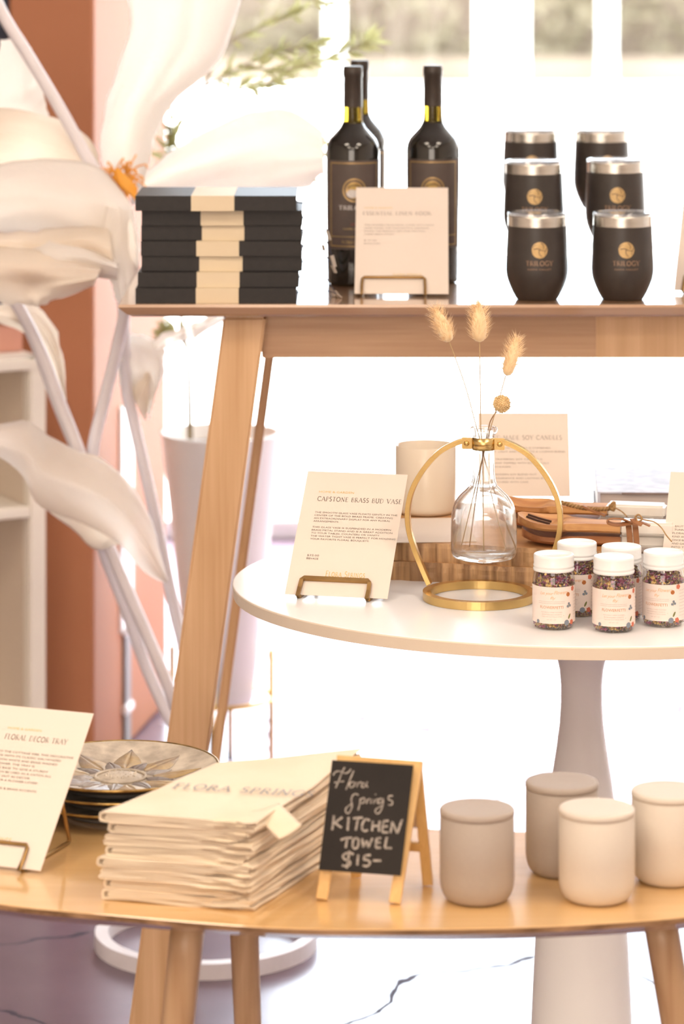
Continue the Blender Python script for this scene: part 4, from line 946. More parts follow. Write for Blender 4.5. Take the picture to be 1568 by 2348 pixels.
# ================================================================ FLOWER JARS
def jar(label, loc, rz):
    t = thing('petal_jar', label, 'jar', loc, rz, 'jars of dried petals')
    pr = [(0,.0015),(.0185,.0),(.0215,.0008),(.0238,.004),(.0249,.009),(.0252,.02),(.0252,.050),(.0248,.057),(.0236,.063),(.0222,.067),(.0218,.074)]
    inn = [(.0205,.074),(.0208,.067),(.0222,.062),(.0234,.056),(.0238,.049),(.0238,.012),(.0225,.007),(.0,.006)]
    g = G(); g.lathe(pr, 56); g.build('glass_body', 'jar_glass', t)
    g = G(); lp = [(.0226,.0672),(.0243,.0676),(.0245,.0700),(.0238,.0708),(.0238,.0722),(.0243,.0728),(.0241,.0745),(.0237,.0752),(.0239,.0835),(.0237,.0856),(.0228,.0866),(.0214,.0868),(.0208,.0861),(0,.0861)]
    g.lathe(lp, 56); g.build('lid', 'lid_white', t)
    # heap of petals
    g = G(); random.seed(11)
    for i in range(1500):
        z = random.uniform(.004, .061) if i % 3 else random.choice((random.uniform(.046,.063), random.uniform(.003,.012)))
        rm = min(.0226, prof_r(pr[1:])(z)-.0022); r = rm*(1-random.random()**3*.8); a = random.uniform(0, 2*PI)
        if z > .055 and r > .019: r *= .85
        q = Vector((r*cos(a), r*sin(a), z)); u_ = Vector((random.gauss(0,1), random.gauss(0,1), random.gauss(0,1))).normalized(); v_ = u_.orthogonal().normalized(); n_ = u_.cross(v_); s = random.uniform(.0014,.0034)
        g.add([q+u_*s+n_*s*.35, q+v_*s*.7, q-u_*s+n_*s*.35, q-v_*s*.7, q-n_*s*.2], [(0,1,4),(1,2,4),(2,3,4),(3,0,4)])
    g.build('dried_petals', 'petals', t)['kind'] = 'stuff'
    aa = 2.3; z0, z1 = .0085, .0515; rr = .0253
    g = G(); g.grid(lambda u, v: (rr*sin(-aa+2*aa*u), -rr*cos(-aa+2*aa*u), z0+(z1-z0)*v), 60, 2); lb = g.build('label', 'jar_label', t)
    m = wrap(rr, 0, 0, .0002); g = G()
    def tx(s, w_, sz, x, y, mi, sl=0):
        V, Fc = fit_text(s, w_, sz); put(g, ([(px_+x+py_*sl, py_+y) for px_, py_ in V], Fc), m, mi)
    tx('Let your', .0155, .0052, -.0185, .0425, 1, .35); tx('Flowers', .0165, .0062, -.0015, .0432, 1, .35); tx('fly', .006, .0045, -.006, .0375, 1, .35)
    V, Fc = fit_text('FLOWERFETTI', .0285, .0046); put(g, ([(x-.0185, y+.0262) for x, y in V], Fc), m, 0)
    def ln_(y, x0=-.021, x1=.012, w_=.0003):
        n = 12; V, Fc = ribbon2([(x0+(x1-x0)*i/n, y) for i in range(n+1)], w_); put(g, (V, Fc), m, 2)
    ln_(.0345); ln_(.0325)
    tx('NATURALLY DRIED FLOWERS', .0255, .0017, -.017, .0215, 2); tx('BIODEGRADABLE CONFETTI', .0235, .0017, -.016, .0188, 2); tx('TOSS AND SCATTER BY HAND', .0245, .0017, -.0165, .0162, 2); tx('NET WT 1 OZ', .011, .0017, -.010, .0128, 2)
    for yy in range(9): ln_(.044-yy*.0037, .026, .044-.003*(yy % 3), .0004)
    def bloom(x, y, r, n, mi):
        for i in range(n):
            a = 2*PI*i/n; put(g, disc2(x+r*.55*cos(a), y+r*.55*sin(a), r*.5, 10), m, mi)
        put(g, disc2(x, y, r*.4, 8), m, mi)
    bloom(.0165, .0425, .0026, 7, 6); bloom(.0245, .0485, .0030, 5, 5); bloom(.0225, .0095, .0030, 5, 5)
    V, Fc = disc2(0, 0, .0034, 14, .0014); put(g, ([(.0185+x*.45+y*.8, .0165+x*.9-y*.4) for x, y in V], Fc), m, 3)
    for q in ((.0178,.0315),(.0195,.029),(.016,.0285)): put(g, disc2(q[0], q[1], .0016, 10), m, 4)
    put(g, ribbon2([(.0178,.0315),(.0175,.0265)], .0005), m, 3)
    put(g, disc2(.0145, .0095, .0034, 14), m, 4); put(g, disc2(-.022, .0105, .0022, 12), m, 4)
    g.build('label_print', ['copper_ink', 'peach_ink', 'grey_ink', 'olive_ink', 'blue_ink', 'coral_ink', 'rust_ink'], lb)
    return t
js = [(1269.5,1437,0,'jar of dried petals with a white lid, front left of the group'), (1407,1443.5,5,'jar of dried petals in the middle of the front, nearest the table edge'),
      (1521,1431,-18,'jar of dried petals at the right edge, deep red petals on top'), (1322.5,1407,-22,'jar of dried petals behind, between the front left and middle jars'), (1424.5,1417,-10,'jar of dried petals behind the middle jar, mostly hidden')]
for i, (px, py, rz, lb) in enumerate(js):
    p = on(px, py, ZW)
    if i == 0: j0 = jar(lb, p, radians(rz))
    else: dup(j0, p, radians(rz), lb)
# ================================================================ BOARDS, VESSEL, SERVERS, BOOKS
SHR = .25
def slab(label, x0, x1, y0, y1, z0, th, seed):
    t = thing('live_edge_board', label, 'board', ((x0+x1)/2, (y0+y1)/2, z0), 0, 'stacked wooden boards')
    hx, hy = (x1-x0)/2, (y1-y0)/2; n = 220
    g = G(); V = []; Fc = []
    def wob(x, f): return .0032*mnoise.noise(Vector((x*f, seed, 0)))+.0034*abs(sin(x*150+seed+1.3*sin(x*37+seed)))
    ol = [(-hx+2*hx*i/n, 0) for i in range(n+1)]
    L = 5
    for lv in range(L):
        zz = th*lv/(L-1)
        for i in range(n+1): 
            x = -hx+2*hx*i/n; V.append((x, -hy-SHR*(x+hx)-wob(x, 30)*(1.0 if 0 < lv < L-1 else .75)+.0015*(lv == L-1)+(.001*mnoise.noise(Vector((x*90, lv*2, seed)))), zz+.0012*mnoise.noise(Vector((x*14, seed, lv*.2)))*(lv > 0)))
    for lv in range(L-1):
        for i in range(n): Fc.append((lv*(n+1)+i, lv*(n+1)+i+1, (lv+1)*(n+1)+i+1, (lv+1)*(n+1)+i))
    g.add(V, Fc, 1, False)
    b = len(g.v); 
    # top, bottom, back and ends
    top = [(L-1)*(n+1)+i for i in range(n+1)]; bot = list(range(n+1))
    g.v += [(hx, hy, th), (-hx, hy, th), (hx, hy, 0), (-hx, hy, 0)]
    for f, mi in ((tuple(top)+(b, b+1), 0), (tuple(reversed(bot))+(b+3, b+2), 1), ((b, b+1, b+3, b+2), 1)): g.f.append(f); g.m.append(mi); g.s.append(False)
    e0 = [lv*(n+1) for lv in range(L)]; e1 = [lv*(n+1)+n for lv in range(L)]
    g.f.append(tuple(e0)+(b+1, b+3)); g.m.append(1); g.s.append(False); g.f.append(tuple(reversed(e1))+(b+2, b)); g.m.append(1); g.s.append(False)
    g.build('board_slab', ['board_top', 'acacia'], t, recalc=True); return t
X0 = X(893, 4.12)
slab('lower live edge wooden board with rippled bark edge, flat on the white table', X0-.006, .315, 4.142, 4.40, ZW, .0235, 1.3)
slab('upper live edge wooden board with rippled bark edge, carrying the wooden servers', X0+.004, .33, 4.144, 4.42, ZW+.0240, .0235, 5.1)
ztop = ZW+.0240+.0237
# candle vessel
dv = 4.348
t = thing('candle_vessel', 'large frosted cream glass candle vessel left of the brass hoop', 'candle', (X(976, dv), dv, ztop+.0012))
g = G(); R_ = 70*dv/F; h_ = .089
g.lathe([(0,.0),(R_*.93,.0),(R_*.985,.004),(R_,.010),(R_*1.0,h_-.001),(R_*.985,h_),(R_*.93,h_-.001),(R_*.92,h_-.028),(0,h_-.030)], 64); g.build('vessel', 'frosted', t)
g = G(); g.tube([(0,0,h_-.03),(.001,0,h_-.016)], .0009, 6); g.build('wick', 'tray_under', t)
# paper sheet under the vessel
t = thing('paper_sheet', 'pale sheet of card lying under the frosted candle vessel', 'paper', (X(970, 4.2), 4.215, ztop+.0002), radians(3))
g = G(); g.box(-.062, .062, -.08, .085, 0, .0008); g.build('sheet', 'card', t)
# wooden servers with marble handles
def server(label, tip, ang, ln, mt, z0, fork, group='wooden salad servers', lift=.0, kw=1.0):
    """scoop-ended wooden server; tip at origin pointing -x, handle along +x"""
    t = thing('salad_server', label, 'utensil', (tip[0], tip[1], z0), ang, group)
    def wid(s): # half width along 0..1 of the wooden part
        if s < .5:
            q = s/.5; return (.030*sqrt(max(0, 1-(1-q*1.15)**2)) if q < .87 else .030*sqrt(max(0, 1-(1-1.0)**2))*(1-.35*((q-.87)/.13)))
        q = (s-.5)/.5; return .0195-.0075*min(1, q*2.2)+.001*q
    WL = ln*.66; n = 44; nu = 12; V = []; Fc = []
    def prof(s):
        zb = .006*(1-min(1, s/.12))**2+.0; return zb
    for j in range(n+1):
        s = j/n; w_ = max(.0006, wid(s))*kw; x = s*WL; base = .014*max(0, 1-s/.30)**2*1.0
        for i in range(nu+1):
            u = -1+2*i/nu
            bowl = .010*max(0, 1-((s-.24)/.22)**2)*max(0, 1-(u/.86)**2)
            V.append((x, u*w_, base*.5+.0135-bowl+lift*s))
    for j in range(n+1):
        s = j/n; w_ = max(.0006, wid(s))*kw; x = s*WL; base = .014*max(0, 1-s/.30)**2
        for i in range(nu+1):
            u = -1+2*i/nu; rnd = .0075*(u*u)**1.5*(1 if s < .5 else .6)
            V.append((x, u*w_*(.985), min(base*.5+.0135-.0008, base*.5+rnd+.0005+lift*s)))
    o2 = (n+1)*(nu+1)
    for j in range(n):
        for i in range(nu):
            a = j*(nu+1)+i; Fc.append((a, a+1, a+nu+2, a+nu+1)); Fc.append((o2+a, o2+a+nu+1, o2+a+nu+2, o2+a+1))
        for i in (0, nu):
            a = j*(nu+1)+i; Fc.append((a, a+nu+1, o2+a+nu+1, o2+a))
    for i in range(nu): Fc.append((i, i+1, o2+i+1, o2+i)); a = n*(nu+1)+i; Fc.append((a, a+1, o2+a+1, o2+a))
    g = G(); g.add(V, Fc, 0, True); o = g.build('wooden_blade', mt, t)
    o.modifiers.new('e', 'EDGE_SPLIT').split_angle = radians(50)
    hz = lift+.001
    g = G(); g.box(WL-.001, ln, -.0125*kw, .0125*kw, hz, hz+.0160, bev=.003, seg=3); g.build('marble_handle', 'marble', t)
    if fork:
        for yy in (-.008, .006):
            g = G(); g.tube([(.012, yy, .0172), (.026, yy*1.1, .0128), (.042, yy*1.1, .0092)], 0, 4, flat=(.0014, .0012)); g.build('slot_shade_strip', 'slot_shade_strip', t)  # blade is not cut: dark strips on top imitate the shaded slots
    return t, WL, hz
da = 4.135
l_ = (1545-1187)*4.10/F/cos(radians(11))
ta, WL, hz = server('lower wooden server of the front pair, dark underside, marble handle', (X(1196, da+.01), da+.004), radians(-10.5), l_*.96, 'spoon_wood_dark', ztop+.0002, False, kw=1.25)
tb, WL, hz = server('upper wooden fork server of the front pair, marble handle tied with leather', (X(1187, da), da), radians(-11.5), l_, 'spoon_wood', ztop+.0178, True, lift=-.001, kw=1.3)
dc = 4.255
lr = (1525-1136)*4.2/F/cos(radians(11))
tc_, WL2, hz2 = server('wooden server of the rear pair, bowl behind the glass vase', (X(1140, dc), dc), radians(-12), lr*.99, 'spoon_wood', ztop+.0172, False, lift=.001, kw=1.2)
td_, _, _ = server('lower wooden server of the rear pair, hidden beneath the other', (X(1144, dc+.004), dc+.004), radians(-11), lr*.9, 'spoon_wood_dark', ztop+.0002, False, kw=1.15)
# leather lacing round the front pair
def dp(px, py, d): return P(px, py, d)
org = dp(1447, 1215, 4.062); t = thing('leather_lace', 'tan leather lace tied in a bow round the front servers', 'lace', org)
g = G()
for px in (1442, 1457):
    g.tube(smooth_path([dp(px-2, 1198, 4.067)-org, dp(px, 1215, 4.058)-org, dp(px+2, 1240, 4.058)-org, dp(px+2, 1262, 4.059)-org], 4), 0, 4, flat=(.0036, .0007))
g.tube(smooth_path([dp(1446,1200,4.062)-org, dp(1425,1190,4.052)-org, dp(1398,1190,4.052)-org, dp(1394,1198,4.052)-org, dp(1415,1203,4.052)-org, dp(1448,1199,4.057)-org], 5), 0, 4, flat=(.0034, .0008))
g.tube(smooth_path([dp(1446,1198,4.057)-org, dp(1465,1196,4.052)-org, dp(1490,1206,4.048)-org], 4), 0, 4, flat=(.0036, .0008))
g.tube(smooth_path([dp(1450,1190,4.052)-org, dp(1458,1198,4.047)-org, dp(1472,1203,4.044)-org], 4), 0, 4, flat=(.0040, .0008))
g.build('lace_strap', 'leather', t)
g = G(); g.tube(smooth_path([dp(1462,1188,4.052)-org, dp(1478,1192,4.052)-org, dp(1500,1197,4.047)-org, dp(1516,1210,4.044)-org, dp(1528,1228,4.042)-org, dp(1540,1242,4.042)-org], 5), .0008, 6)
g.tube(smooth_path([dp(1455,1186,4.052)-org, dp(1464,1180,4.050)-org, dp(1472,1190,4.048)-org, dp(1462,1196,4.050)-org, dp(1458,1186,4.050)-org], 5), .0011, 6); g.build('twine_tail', 'twine', t)
# twisted twine on the rear pair
org = dp(1340, 1165, 4.195); t = thing('twine_tie', 'knotted brown twine lying across the rear servers', 'twine', org)
g = G()
for s in range(3):
    pts = []
    for i in range(60):
        q = i/59; px = 1288+q*118; py = 1152+8*sin(q*3)+q*12; a = q*34+s*2.1
        pts.append(dp(px, py+3.2*sin(a), 4.190+.003*cos(a))-org)
    g.tube(pts, .0014, 6)
g.tube(smooth_path([dp(1400,1160,4.185)-org, dp(1408,1152,4.185)-org, dp(1406,1170,4.185)-org, dp(1398,1158,4.185)-org], 5), .0022, 7)
g.tube(smooth_path([dp(1404,1162,4.185)-org, dp(1424,1172,4.175)-org, dp(1437,1184,4.165)-org], 5), .0009, 6)
g.build('twine_strand', 'twine', t)
g = G(); g.tube(smooth_path([dp(1336,1160,4.187)-org, dp(1360,1172,4.185)-org, dp(1388,1182,4.181)-org], 4), 0, 4, flat=(.0040, .0012)); g.build('leather_strap', 'leather', t)

# books on the right of the white table
def book(label, x0, x1, y0, dep, z0, th, cov, pg, pat=False):
    t = thing('hardback_book', label, 'book', ((x0+x1)/2, y0, z0), radians(-3.2), 'hardback books at the back of the white table')
    hw = (x1-x0)/2; g = G(); c = .0022
    g.box(-hw, hw, 0, dep, th-c, th, bev=.0006); g.box(-hw, hw, 0, dep, 0.0002, c, bev=.0006); g.box(-hw+.0003, -hw+.004, .0003, dep-.0003, 0.0006, th-.0006); g.build('cover', cov, t)
    g = G(); g.box(-hw+.0035, hw-.004, .004, dep-.004, c, th-c); g.build('page_block', pg, t)
    return t
db = 4.30; z0 = ZW
book('lowest dark hardback of the book stack behind the servers', X(1366, db)-.004, .60, db+.004, .19, z0, .026, 'cover_brown', 'pages_grey')
book('middle grey hardback in the book stack, behind the marble handles', X(1366, db)+.0, .605, db, .19, z0+.0262, .0255, 'cover_grey', 'pages_grey')
hh = .833-(1130-YH)*db/F
tk_ = book('top hardback with a pale lilac patterned cover', X(1370, db)+.0, .60, db, .20, z0+.0519, hh-.0519, 'cover_white', 'pages_grey')
g = G(); random.seed(5)
g.box(-.10, .12, -.0004, .0008, hh-.0519-.0032, hh-.0519-.0008); g.build('cover_edge_print', 'cover_brown', tk_)

# ================================================================ FRONT TABLE OBJECTS
# ceramic candles with lids
def candle(label, px, py, R, hgt, mt):
    p = on(px, py, ZB); t = thing('lidded_candle', label, 'candle', p, 0, 'matte ceramic candles with lids')
    r0 = R*.75; prof = [(0,.0015),(r0*.96,0.0),(r0,.001)]
    for i in range(1, 11):
        a = PI/2*i/10; prof.append((r0+(R-r0)*sin(a), .001+.022*(1-cos(a))))
    prof += [(R, .04), (R, hgt*.915), (R-.001, hgt*.922)]
    g = G(); g.lathe(prof, 80); g.build('vessel', mt, t)
    g = G(); a = hgt*.925; rl = R*1.012
    g.lathe([(R-.004, a-.004),(R-.0035, a),(rl-.0006, a),(rl, a+.0012),(rl, a+.0040),(rl-.0012, a+.0060),(rl-.004, a+.0066),(R*.6, a+.0060),(0, a+.0056)], 80); g.build('lid', mt, t)
    g = G(); V, Fc = fit_text('FLORA SPRINGS', .020, .0030, 'CENTER'); put(g, ([(x, y+.021) for x, y in V], Fc), wrap(R, 0, 0, .0001), 0); g.build('embossed_lettering', mt, t)
    return t
candle('greige lidded ceramic candle on its own beside the blackboard', 1093.5, 2061, .0377, .0930, 'candle_grey_warm')
candle('darker grey lidded ceramic candle behind the cream one', 1288, 1999, .0378, .0955, 'candle_grey')
candle('cream lidded ceramic candle in front, right of centre', 1368, 2060, .0384, .0930, 'candle_cream')
candle('cream lidded ceramic candle behind, at the right edge of the picture', 1532.5, 2018, .0382, .0940, 'candle_cream')

# chalkboard A-frame
ab = thing('chalkboard_easel', 'small wooden A-frame blackboard with a handwritten kitchen towel price', 'blackboard', (X(905, 3.289), 3.289, ZB))
ob = Vector(ab.location)
fFL, fFR, fRR, fRL = on(738, 2064, ZB), on(905, 2073, ZB), on(981, 2030, ZB), on(817, 2012, ZB)
FRt = P(955, 1757, 3.325); FLt = P(786, 1744, 3.345)
def bar(a, b, wdt, thk, n, mt='pale_pine', nm='leg', par=None, top_ext=0):
    """square bar from a to b; n: face normal"""
    ax = (b-a).normalized(); sd = ax.cross(n).normalized(); nn = sd.cross(ax).normalized(); g = G()
    V = []
    for p in (a, b+ax*top_ext):
        for s1, s2 in ((-1,-1),(1,-1),(1,1),(-1,1)): V.append(p+sd*s1*wdt/2+nn*s2*thk/2-ob)
    g.add(V, [(0,1,2,3),(7,6,5,4),(0,4,5,1),(1,5,6,2),(2,6,7,3),(3,7,4,0)]); o = g.build(nm, mt, par or ab)
    md = o.modifiers.new('b', 'BEVEL'); md.width = .0006; md.segments = 2; return o
uF = (fFR-fFL).normalized(); upF = ((FRt+FLt)/2-(fFL+fFR)/2).normalized(); nF = uF.cross(upF).normalized()
if nF.y > 0: nF = -nF
upR = ((FRt+FLt)/2-(fRR+fRL)/2).normalized(); nR = uF.cross(upR).normalized()
if nR.y < 0: nR = -nR
lw, lt = .0118, .0058
half = Vector((0, 0, .0008))
bar(fFL+half, FLt, lw, lt, nF); bar(fFR+half, FRt, lw, lt, nF)
bar(fRL+half, FLt-nF*.004, lw*.9, lt, nR); bar(fRR+half, FRt-nF*.004, lw*.9, lt, nR)
bar(FLt-uF*.006-nF*.001, FRt+uF*.006-nF*.001, .0105, .0075, nF, nm='top_rail')
zr_ = .32; bar(fRL.lerp(FLt, zr_), fRR.lerp(FRt, zr_), .010, .004, nR, nm='rear_rail')
bar(fRL.lerp(FLt, .72)+nR*.001, fRR.lerp(FRt, .72)+nR*.001, .066, .0016, nR, 'console_top', 'rear_panel')
# panel
TLp, TRp, BLp, BRp = P(762, 1743, 3.338), P(948, 1755, 3.318), P(731, 1995, 3.3055), P(919, 2008, 3.2925)
BRp = TRp+BLp-TLp
g = G(); off = nF*.0015
V = [q+off*s-ob for s in (0, 1) for q in (TLp, TRp, BRp, BLp)]
g.add(V, [(0,1,2,3),(7,6,5,4),(0,4,5,1),(1,5,6,2),(2,6,7,3),(3,7,4,0)]); pb = g.build('blackboard_panel', 'chalkboard', ab)
def cm(x, y):  # zoom-pixel to point on the board
    # invert affine: TL(305,210) + u(907,58) + v(-150,1230)
    dx, dy = x-305, y-210; det = 907*1230+150*58; u = (dx*1230+dy*150)/det; v = (907*dy-58*dx)/det
    return TLp.lerp(TRp, u).lerp(BLp.lerp(BRp, u), v)+off*1.25-ob
def chalk(g, pts, w_=22, w1=None, sm=True):
    q = [(p.x, p.y) for p in smooth_path([Vector((a, b, 0)) for a, b in pts], 6)] if sm and len(pts) > 2 else pts
    put(g, ribbon2(q, w_, w1 or w_), cm)
g = G()
for s in ([(318,385),(335,350),(380,335),(430,352),(465,358),(500,335),(515,310)], [(448,290),(420,340),(385,430),(345,525)], [(330,465),(380,455),(440,450)], [(548,330),(510,420),(460,545)],
          [(540,455),(510,465),(500,500),(520,520),(550,500),(555,465),(530,452),(580,470)], [(580,515),(595,460),(590,490),(615,460),(640,462)], [(670,470),(645,475),(635,510),(660,515),(690,480),(700,450),(690,490),(705,518)],
          [(600,605),(570,590),(535,610),(520,660),(530,720),(510,780),(480,810),(455,780),(470,740),(530,700)], [(620,640),(615,700),(595,775)], [(612,670),(650,635),(670,650),(655,690),(620,695)], [(690,700),(700,650),(695,670),(725,640)], [(745,645),(735,700)], [(785,592),(797,600)],
          [(765,700),(780,650),(775,680),(815,645),(810,700)], [(860,640),(830,650),(825,690),(855,690),(875,640),(870,720),(840,790),(805,810),(785,780),(810,750),(870,720)], [(985,610),(940,615),(935,650),(975,670),(970,710),(930,712)]):
    chalk(g, s, 17, 15)
for s, sm in (([(325,830),(318,910),(305,995)],1), ([(420,850),(330,920)],0), ([(335,915),(412,970)],0), ([(490,850),(478,1000)],0), ([(540,865),(600,858),(650,855)],1), ([(595,862),(568,1000)],0), ([(725,885),(680,875),(645,920),(640,980),(670,1005),(705,990)],1),
          ([(760,890),(750,1005)],0), ([(835,890),(825,1010)],0), ([(755,950),(828,945)],0), ([(880,890),(862,1015)],0), ([(880,892),(935,888)],0), ([(872,955),(925,950)],0), ([(862,1015),(930,1020)],0), ([(975,895),(955,1025)],0), ([(975,900),(1030,1030)],0), ([(1030,1030),(1080,885),(1095,880)],0),
          ([(400,1105),(460,1085),(530,1080)],1), ([(475,1085),(455,1195)],0), ([(585,1080),(545,1100),(535,1170),(555,1200),(590,1180),(600,1110),(580,1080)],1), ([(640,1085),(650,1185)],0), ([(650,1185),(690,1110)],0), ([(690,1110),(705,1190)],0), ([(705,1190),(755,1080)],0),
          ([(800,1085),(790,1190)],0), ([(800,1085),(850,1080)],0), ([(795,1135),(845,1130)],0), ([(790,1190),(850,1188)],0), ([(915,1070),(890,1190)],0), ([(890,1190),(970,1192)],0),
          ([(545,1265),(490,1245),(430,1275),(440,1315),(500,1340),(500,1380),(460,1395),(415,1385)],1), ([(500,1225),(468,1420)],0), ([(595,1265),(585,1385)],0), ([(735,1270),(670,1275)],0), ([(670,1275),(655,1320)],0), ([(655,1320),(710,1330),(725,1365),(690,1395),(645,1385)],1), ([(760,1330),(850,1332)],0)):
    chalk(g, s, 27, 24, bool(sm))
g.build('chalk_writing', 'chalk', pb)

# decor trays
tc0 = Vector((X(275, 3.64), 3.64, ZB))
def tray(label, z0, top=False, rz=0):
    t = thing('decor_tray', label, 'tray', (tc0.x+random.uniform(-.001,.001), tc0.y+random.uniform(-.001,.001), ZB+z0), rz, 'stacked round flower trays')
    R = .110
    inn = [(0,.0075),(.05,.0075),(.065,.0090),(.085,.0135),(.100,.0185),(.1075,.0212)]
    und = [(.1100,.0205),(.1085,.0188),(.100,.0152),(.085,.0100),(.066,.0058),(.060,.0050)]
    g = G(); g.lathe(inn, 96); g.build('dish', 'tray_white', t)
    g = G(); g.lathe([(.1074,.0212),(.1088,.0222),(.1102,.0216),(.1100,.0200),(.1086,.0190)], 96); g.build('rim', 'tray_rim', t)
    g = G(); g.lathe([(.1086,.0190),(.100,.0152),(.085,.0100),(.066,.0058),(.0,.0050)], 96); g.build('underside', 'tray_under', t)
    g = G(); g.lathe([(.0,.0),(.063,.0),(.065,.001),(.064,.0062)], 64); g.build('foot', 'tray_foot', t)
    if top:
        rz_ = prof_r([(z, r) for r, z in []]) if False else None
        def surf(x, y, e):
            r = sqrt(x*x+y*y); z = inn[-1][1]
            for (a, za), (b, zb) in zip(inn, inn[1:]):
                if a <= r <= b: z = za+(zb-za)*(r-a)/(b-a)
            return (x, y, z+e)
        def leaf(ang, r0, r1, w_, mi, rot=0, nm='relief_petal'):
            g = G(); n, m_ = 16, 8
            def fn(u, v):
                s = v; hw = w_*(sin(PI*min(1, s**.75)))*(1-.25*s)+.0003; q = (2*u-1); e = .0022*(1-q*q)*sin(PI*min(1,s+.05))+.0005-.0012*max(0, 1-abs(q)*7)
                rr = r0+(r1-r0)*s; x, y = rr, q*hw; ca, sa = cos(ang), sin(ang); return surf(x*ca-y*sa, x*sa+y*ca, e)
            g.grid(fn, m_*2, n); return g.build(nm, 'tray_relief' if mi == 0 else 'tray_metal', t)
        for i in range(9): leaf(2*PI*i/9+.1, .036, .090, .017, 0)
        for i in range(9): leaf(2*PI*(i+.5)/9+.1, .030, .062, .011, 1)
        g = G(); g.lathe([(.0,.0118),(.010,.0116),(.020,.0100),(.024,.0078)], 40); g.tube([(.028*cos(q*PI/20), .028*sin(q*PI/20), .0085) for q in range(40)], .0018, 8, closed=True)
        for i in range(30): a = i*2.399; r = .0185*sqrt(i/30); g.lathe([(.0017,0),(.0012,.0012),(0,.0016)], 8, fn=lambda p: p+Vector((r*cos(a), r*sin(a), .0105)))
        g.build('flower_centre', 'tray_white', t)
    return t
tray('lowest round metal tray of the stack, grey foot on the front table', 0); tray('middle round metal tray of the stack with a brassy rim', .0140)
tray('topmost round metal tray with a white and brass embossed flower', .0280, True)

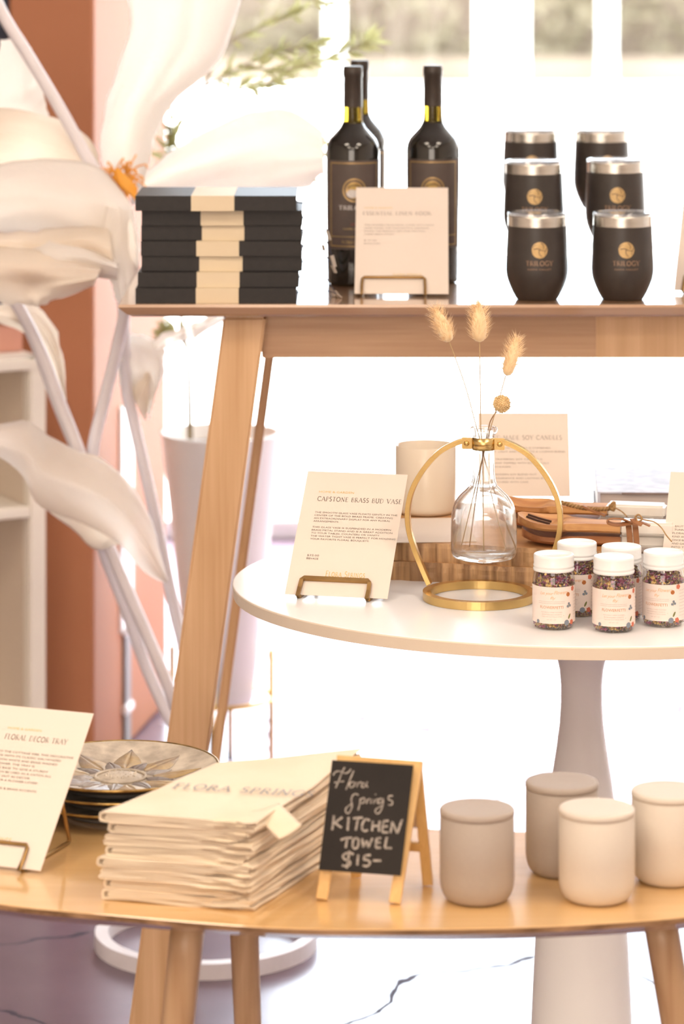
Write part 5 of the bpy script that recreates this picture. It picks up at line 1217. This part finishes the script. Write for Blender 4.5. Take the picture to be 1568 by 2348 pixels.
# folded kitchen towels
FLp, FRp, BRp_, BLp_ = Vector((-.2445,3.300,0)), Vector((-.0885,3.259,0)), Vector((.017,3.507,0)), Vector((-.137,3.474,0))
tb0 = Vector((-.13, 3.38, ZB))
def plan(u, v): return FLp.lerp(FRp, u).lerp(BLp_.lerp(BRp_, u), v)
def towel(i, z0, h, lab, du0, du1, dv, printed=False):
    t = thing('folded_towel', lab, 'towel', tb0, 0, 'folded cotton kitchen towels'); rnd = random.Random(i*7+1)
    NL = 4; s = h/NL; th = s*.74; r1 = rnd.uniform(.0, .02); W0, W1 = du0, 1+du1
    zs = [s*.5, s*3.5, s*2.5, s*1.5] if i % 2 == 0 else [s*3.5, s*.5, s*1.5, s*2.5]
    if i % 3 == 2: zs = [s*.5, s*1.5, s*2.5, s*3.5]
    n = 22; path = []; xl_ = W0; xr_ = W1
    for k_, z in enumerate(zs):
        a, b = (xr_, xl_) if k_ % 2 == 0 else (xl_, xr_)
        ins = .018*k_*(1 if i % 3 != 2 else .3)+.012
        a2 = a+(ins if a == xl_ else -ins*.6); b2 = b+(ins if b == xl_ else -ins*.6)
        for q in range(n+1): path.append((a2+(b2-a2)*q/n, z))
        if k_ < NL-1:
            z2 = zs[k_+1]; rad = abs(z2-z)/2; sg = -1 if b == xl_ else 1; cz_ = (z+z2)/2
            for q in range(1, 6):
                an = PI*q/6; path.append((b2+sg*rad*3.2*sin(an)/1.6, cz_+(z-cz_)*cos(an)))
    m_ = len(path)
    # thickness offsets in (metres) u*0.16, z
    UL = .16; Pm = [(u*UL, z) for u, z in path]; A = []; B = []
    for j in range(m_):
        a = Pm[max(j-1, 0)]; b = Pm[min(j+1, m_-1)]; dx, dz = b[0]-a[0], b[1]-a[1]; l = sqrt(dx*dx+dz*dz) or 1; nx, nz = -dz/l, dx/l
        A.append((Pm[j][0]+nx*th/2, Pm[j][1]+nz*th/2)); B.append((Pm[j][0]-nx*th/2, Pm[j][1]-nz*th/2))
    loop = A+B[::-1]; nl = len(loop); nv = 18; V = []; Fc = []
    sd = i*3.7
    for jv in range(nv+1):
        v = dv+(1-dv+rnd.uniform(-.001,.001))*jv/nv
        for (um, z) in loop:
            u = um/UL
            e = max(0, u-.55)/.45; f = max(0, .35-v)/.35
            wz = .0016*mnoise.noise(Vector((u*2.2, v*2.5, sd)))+.0030*e*f*mnoise.noise(Vector((u*9, v*10, sd+z*300)))
            wu = .020*mnoise.noise(Vector((v*5, z*420+sd, 2)))*(1 if u > .5 else .45)
            wv = .030*e*f*mnoise.noise(Vector((u*7, z*520, sd)))+.006*mnoise.noise(Vector((u*3, z*700, sd)))
            p = plan(u+wu, v+wv*(1 if jv < 3 else .0)); zz = z0+z+wz
            rise = .011*max(0,v)**2*(.3+.7*u)*(i/7.0)
            V.append((p.x-tb0.x, p.y-tb0.y, max(.0003, zz+rise)))
    for jv in range(nv):
        for q in range(nl): Fc.append((jv*nl+q, jv*nl+(q+1) % nl, (jv+1)*nl+(q+1) % nl, (jv+1)*nl+q))
    for base in (0, nv*nl):
        for q in range(m_-1): Fc.append((base+q, base+q+1, base+nl-2-q, base+nl-1-q))
    g = G(); g.add(V, Fc, 0, True); o = g.build('folded_cloth', 'linen', t); o.modifiers.new('e', 'EDGE_SPLIT').split_angle = radians(55)
    return t, z0
NT = 8; H_T = .0905; hs = [H_T/NT]*NT; z = .0004
pos = ['lowest towel of the stack, flat on the table', 'second towel from the bottom of the stack', 'third towel from the bottom of the stack', 'fourth towel from the bottom of the stack', 'fourth towel from the top of the stack', 'third towel from the top of the stack', 'second towel from the top of the stack', 'topmost towel of the stack with blue grey printed letters']
offs = [(.00,.0),( .015,-.02),(.0,.0),(-.01,.01),(.03,-.03),(.01,0),(.05,-.02),(.0,.03),(.02,.0),(.03,.0)]
rr_ = random.Random(2)
for i in range(NT):
    h = hs[i]*(1+.0); tw, _ = towel(i, z, h*.98, 'natural cotton folded '+pos[i], offs[i][0], offs[i][1], rr_.uniform(-.012, .02)); z += h
# printed letters on the top towel
g = G(); zt_ = z+.0012
V, Fc = serif_text('FLORA SPRINGS', .150, .0145, tk=.09, th=.07)
a_ = on(396, 1812, ZB+.0925); a_ = Vector((-.176, 3.378, 0)); b_ = Vector((-.036, 3.341, 0)); du = (b_-a_).normalized(); dvv = Vector((-du.y, du.x, 0))
put(g, (V, Fc), lambda x, y: (a_+du*x+dvv*y*1.4-Vector((tb0.x, tb0.y, 0))).xy[:]+(zt_+.0012+.0012*x/.15,))
g.build('printed_letters', 'towel_ink', tw)
# turned-up flap of the second towel
def flapfn(u, v):
    a = P(590, 1850, 3.30).lerp(P(688, 1905, 3.262), u); b = P(575, 1862, 3.30).lerp(P(640, 1925, 3.258), u)
    q = P(640, 1842, 3.315).lerp(P(692, 1893, 3.275), u)
    p = b.lerp(q, v); p.y -= .004*sin(PI*v); return p-tb0
g = G(); g.grid(flapfn, 8, 8); o = g.build('turned_corner', 'linen', tw, solid=.0016)
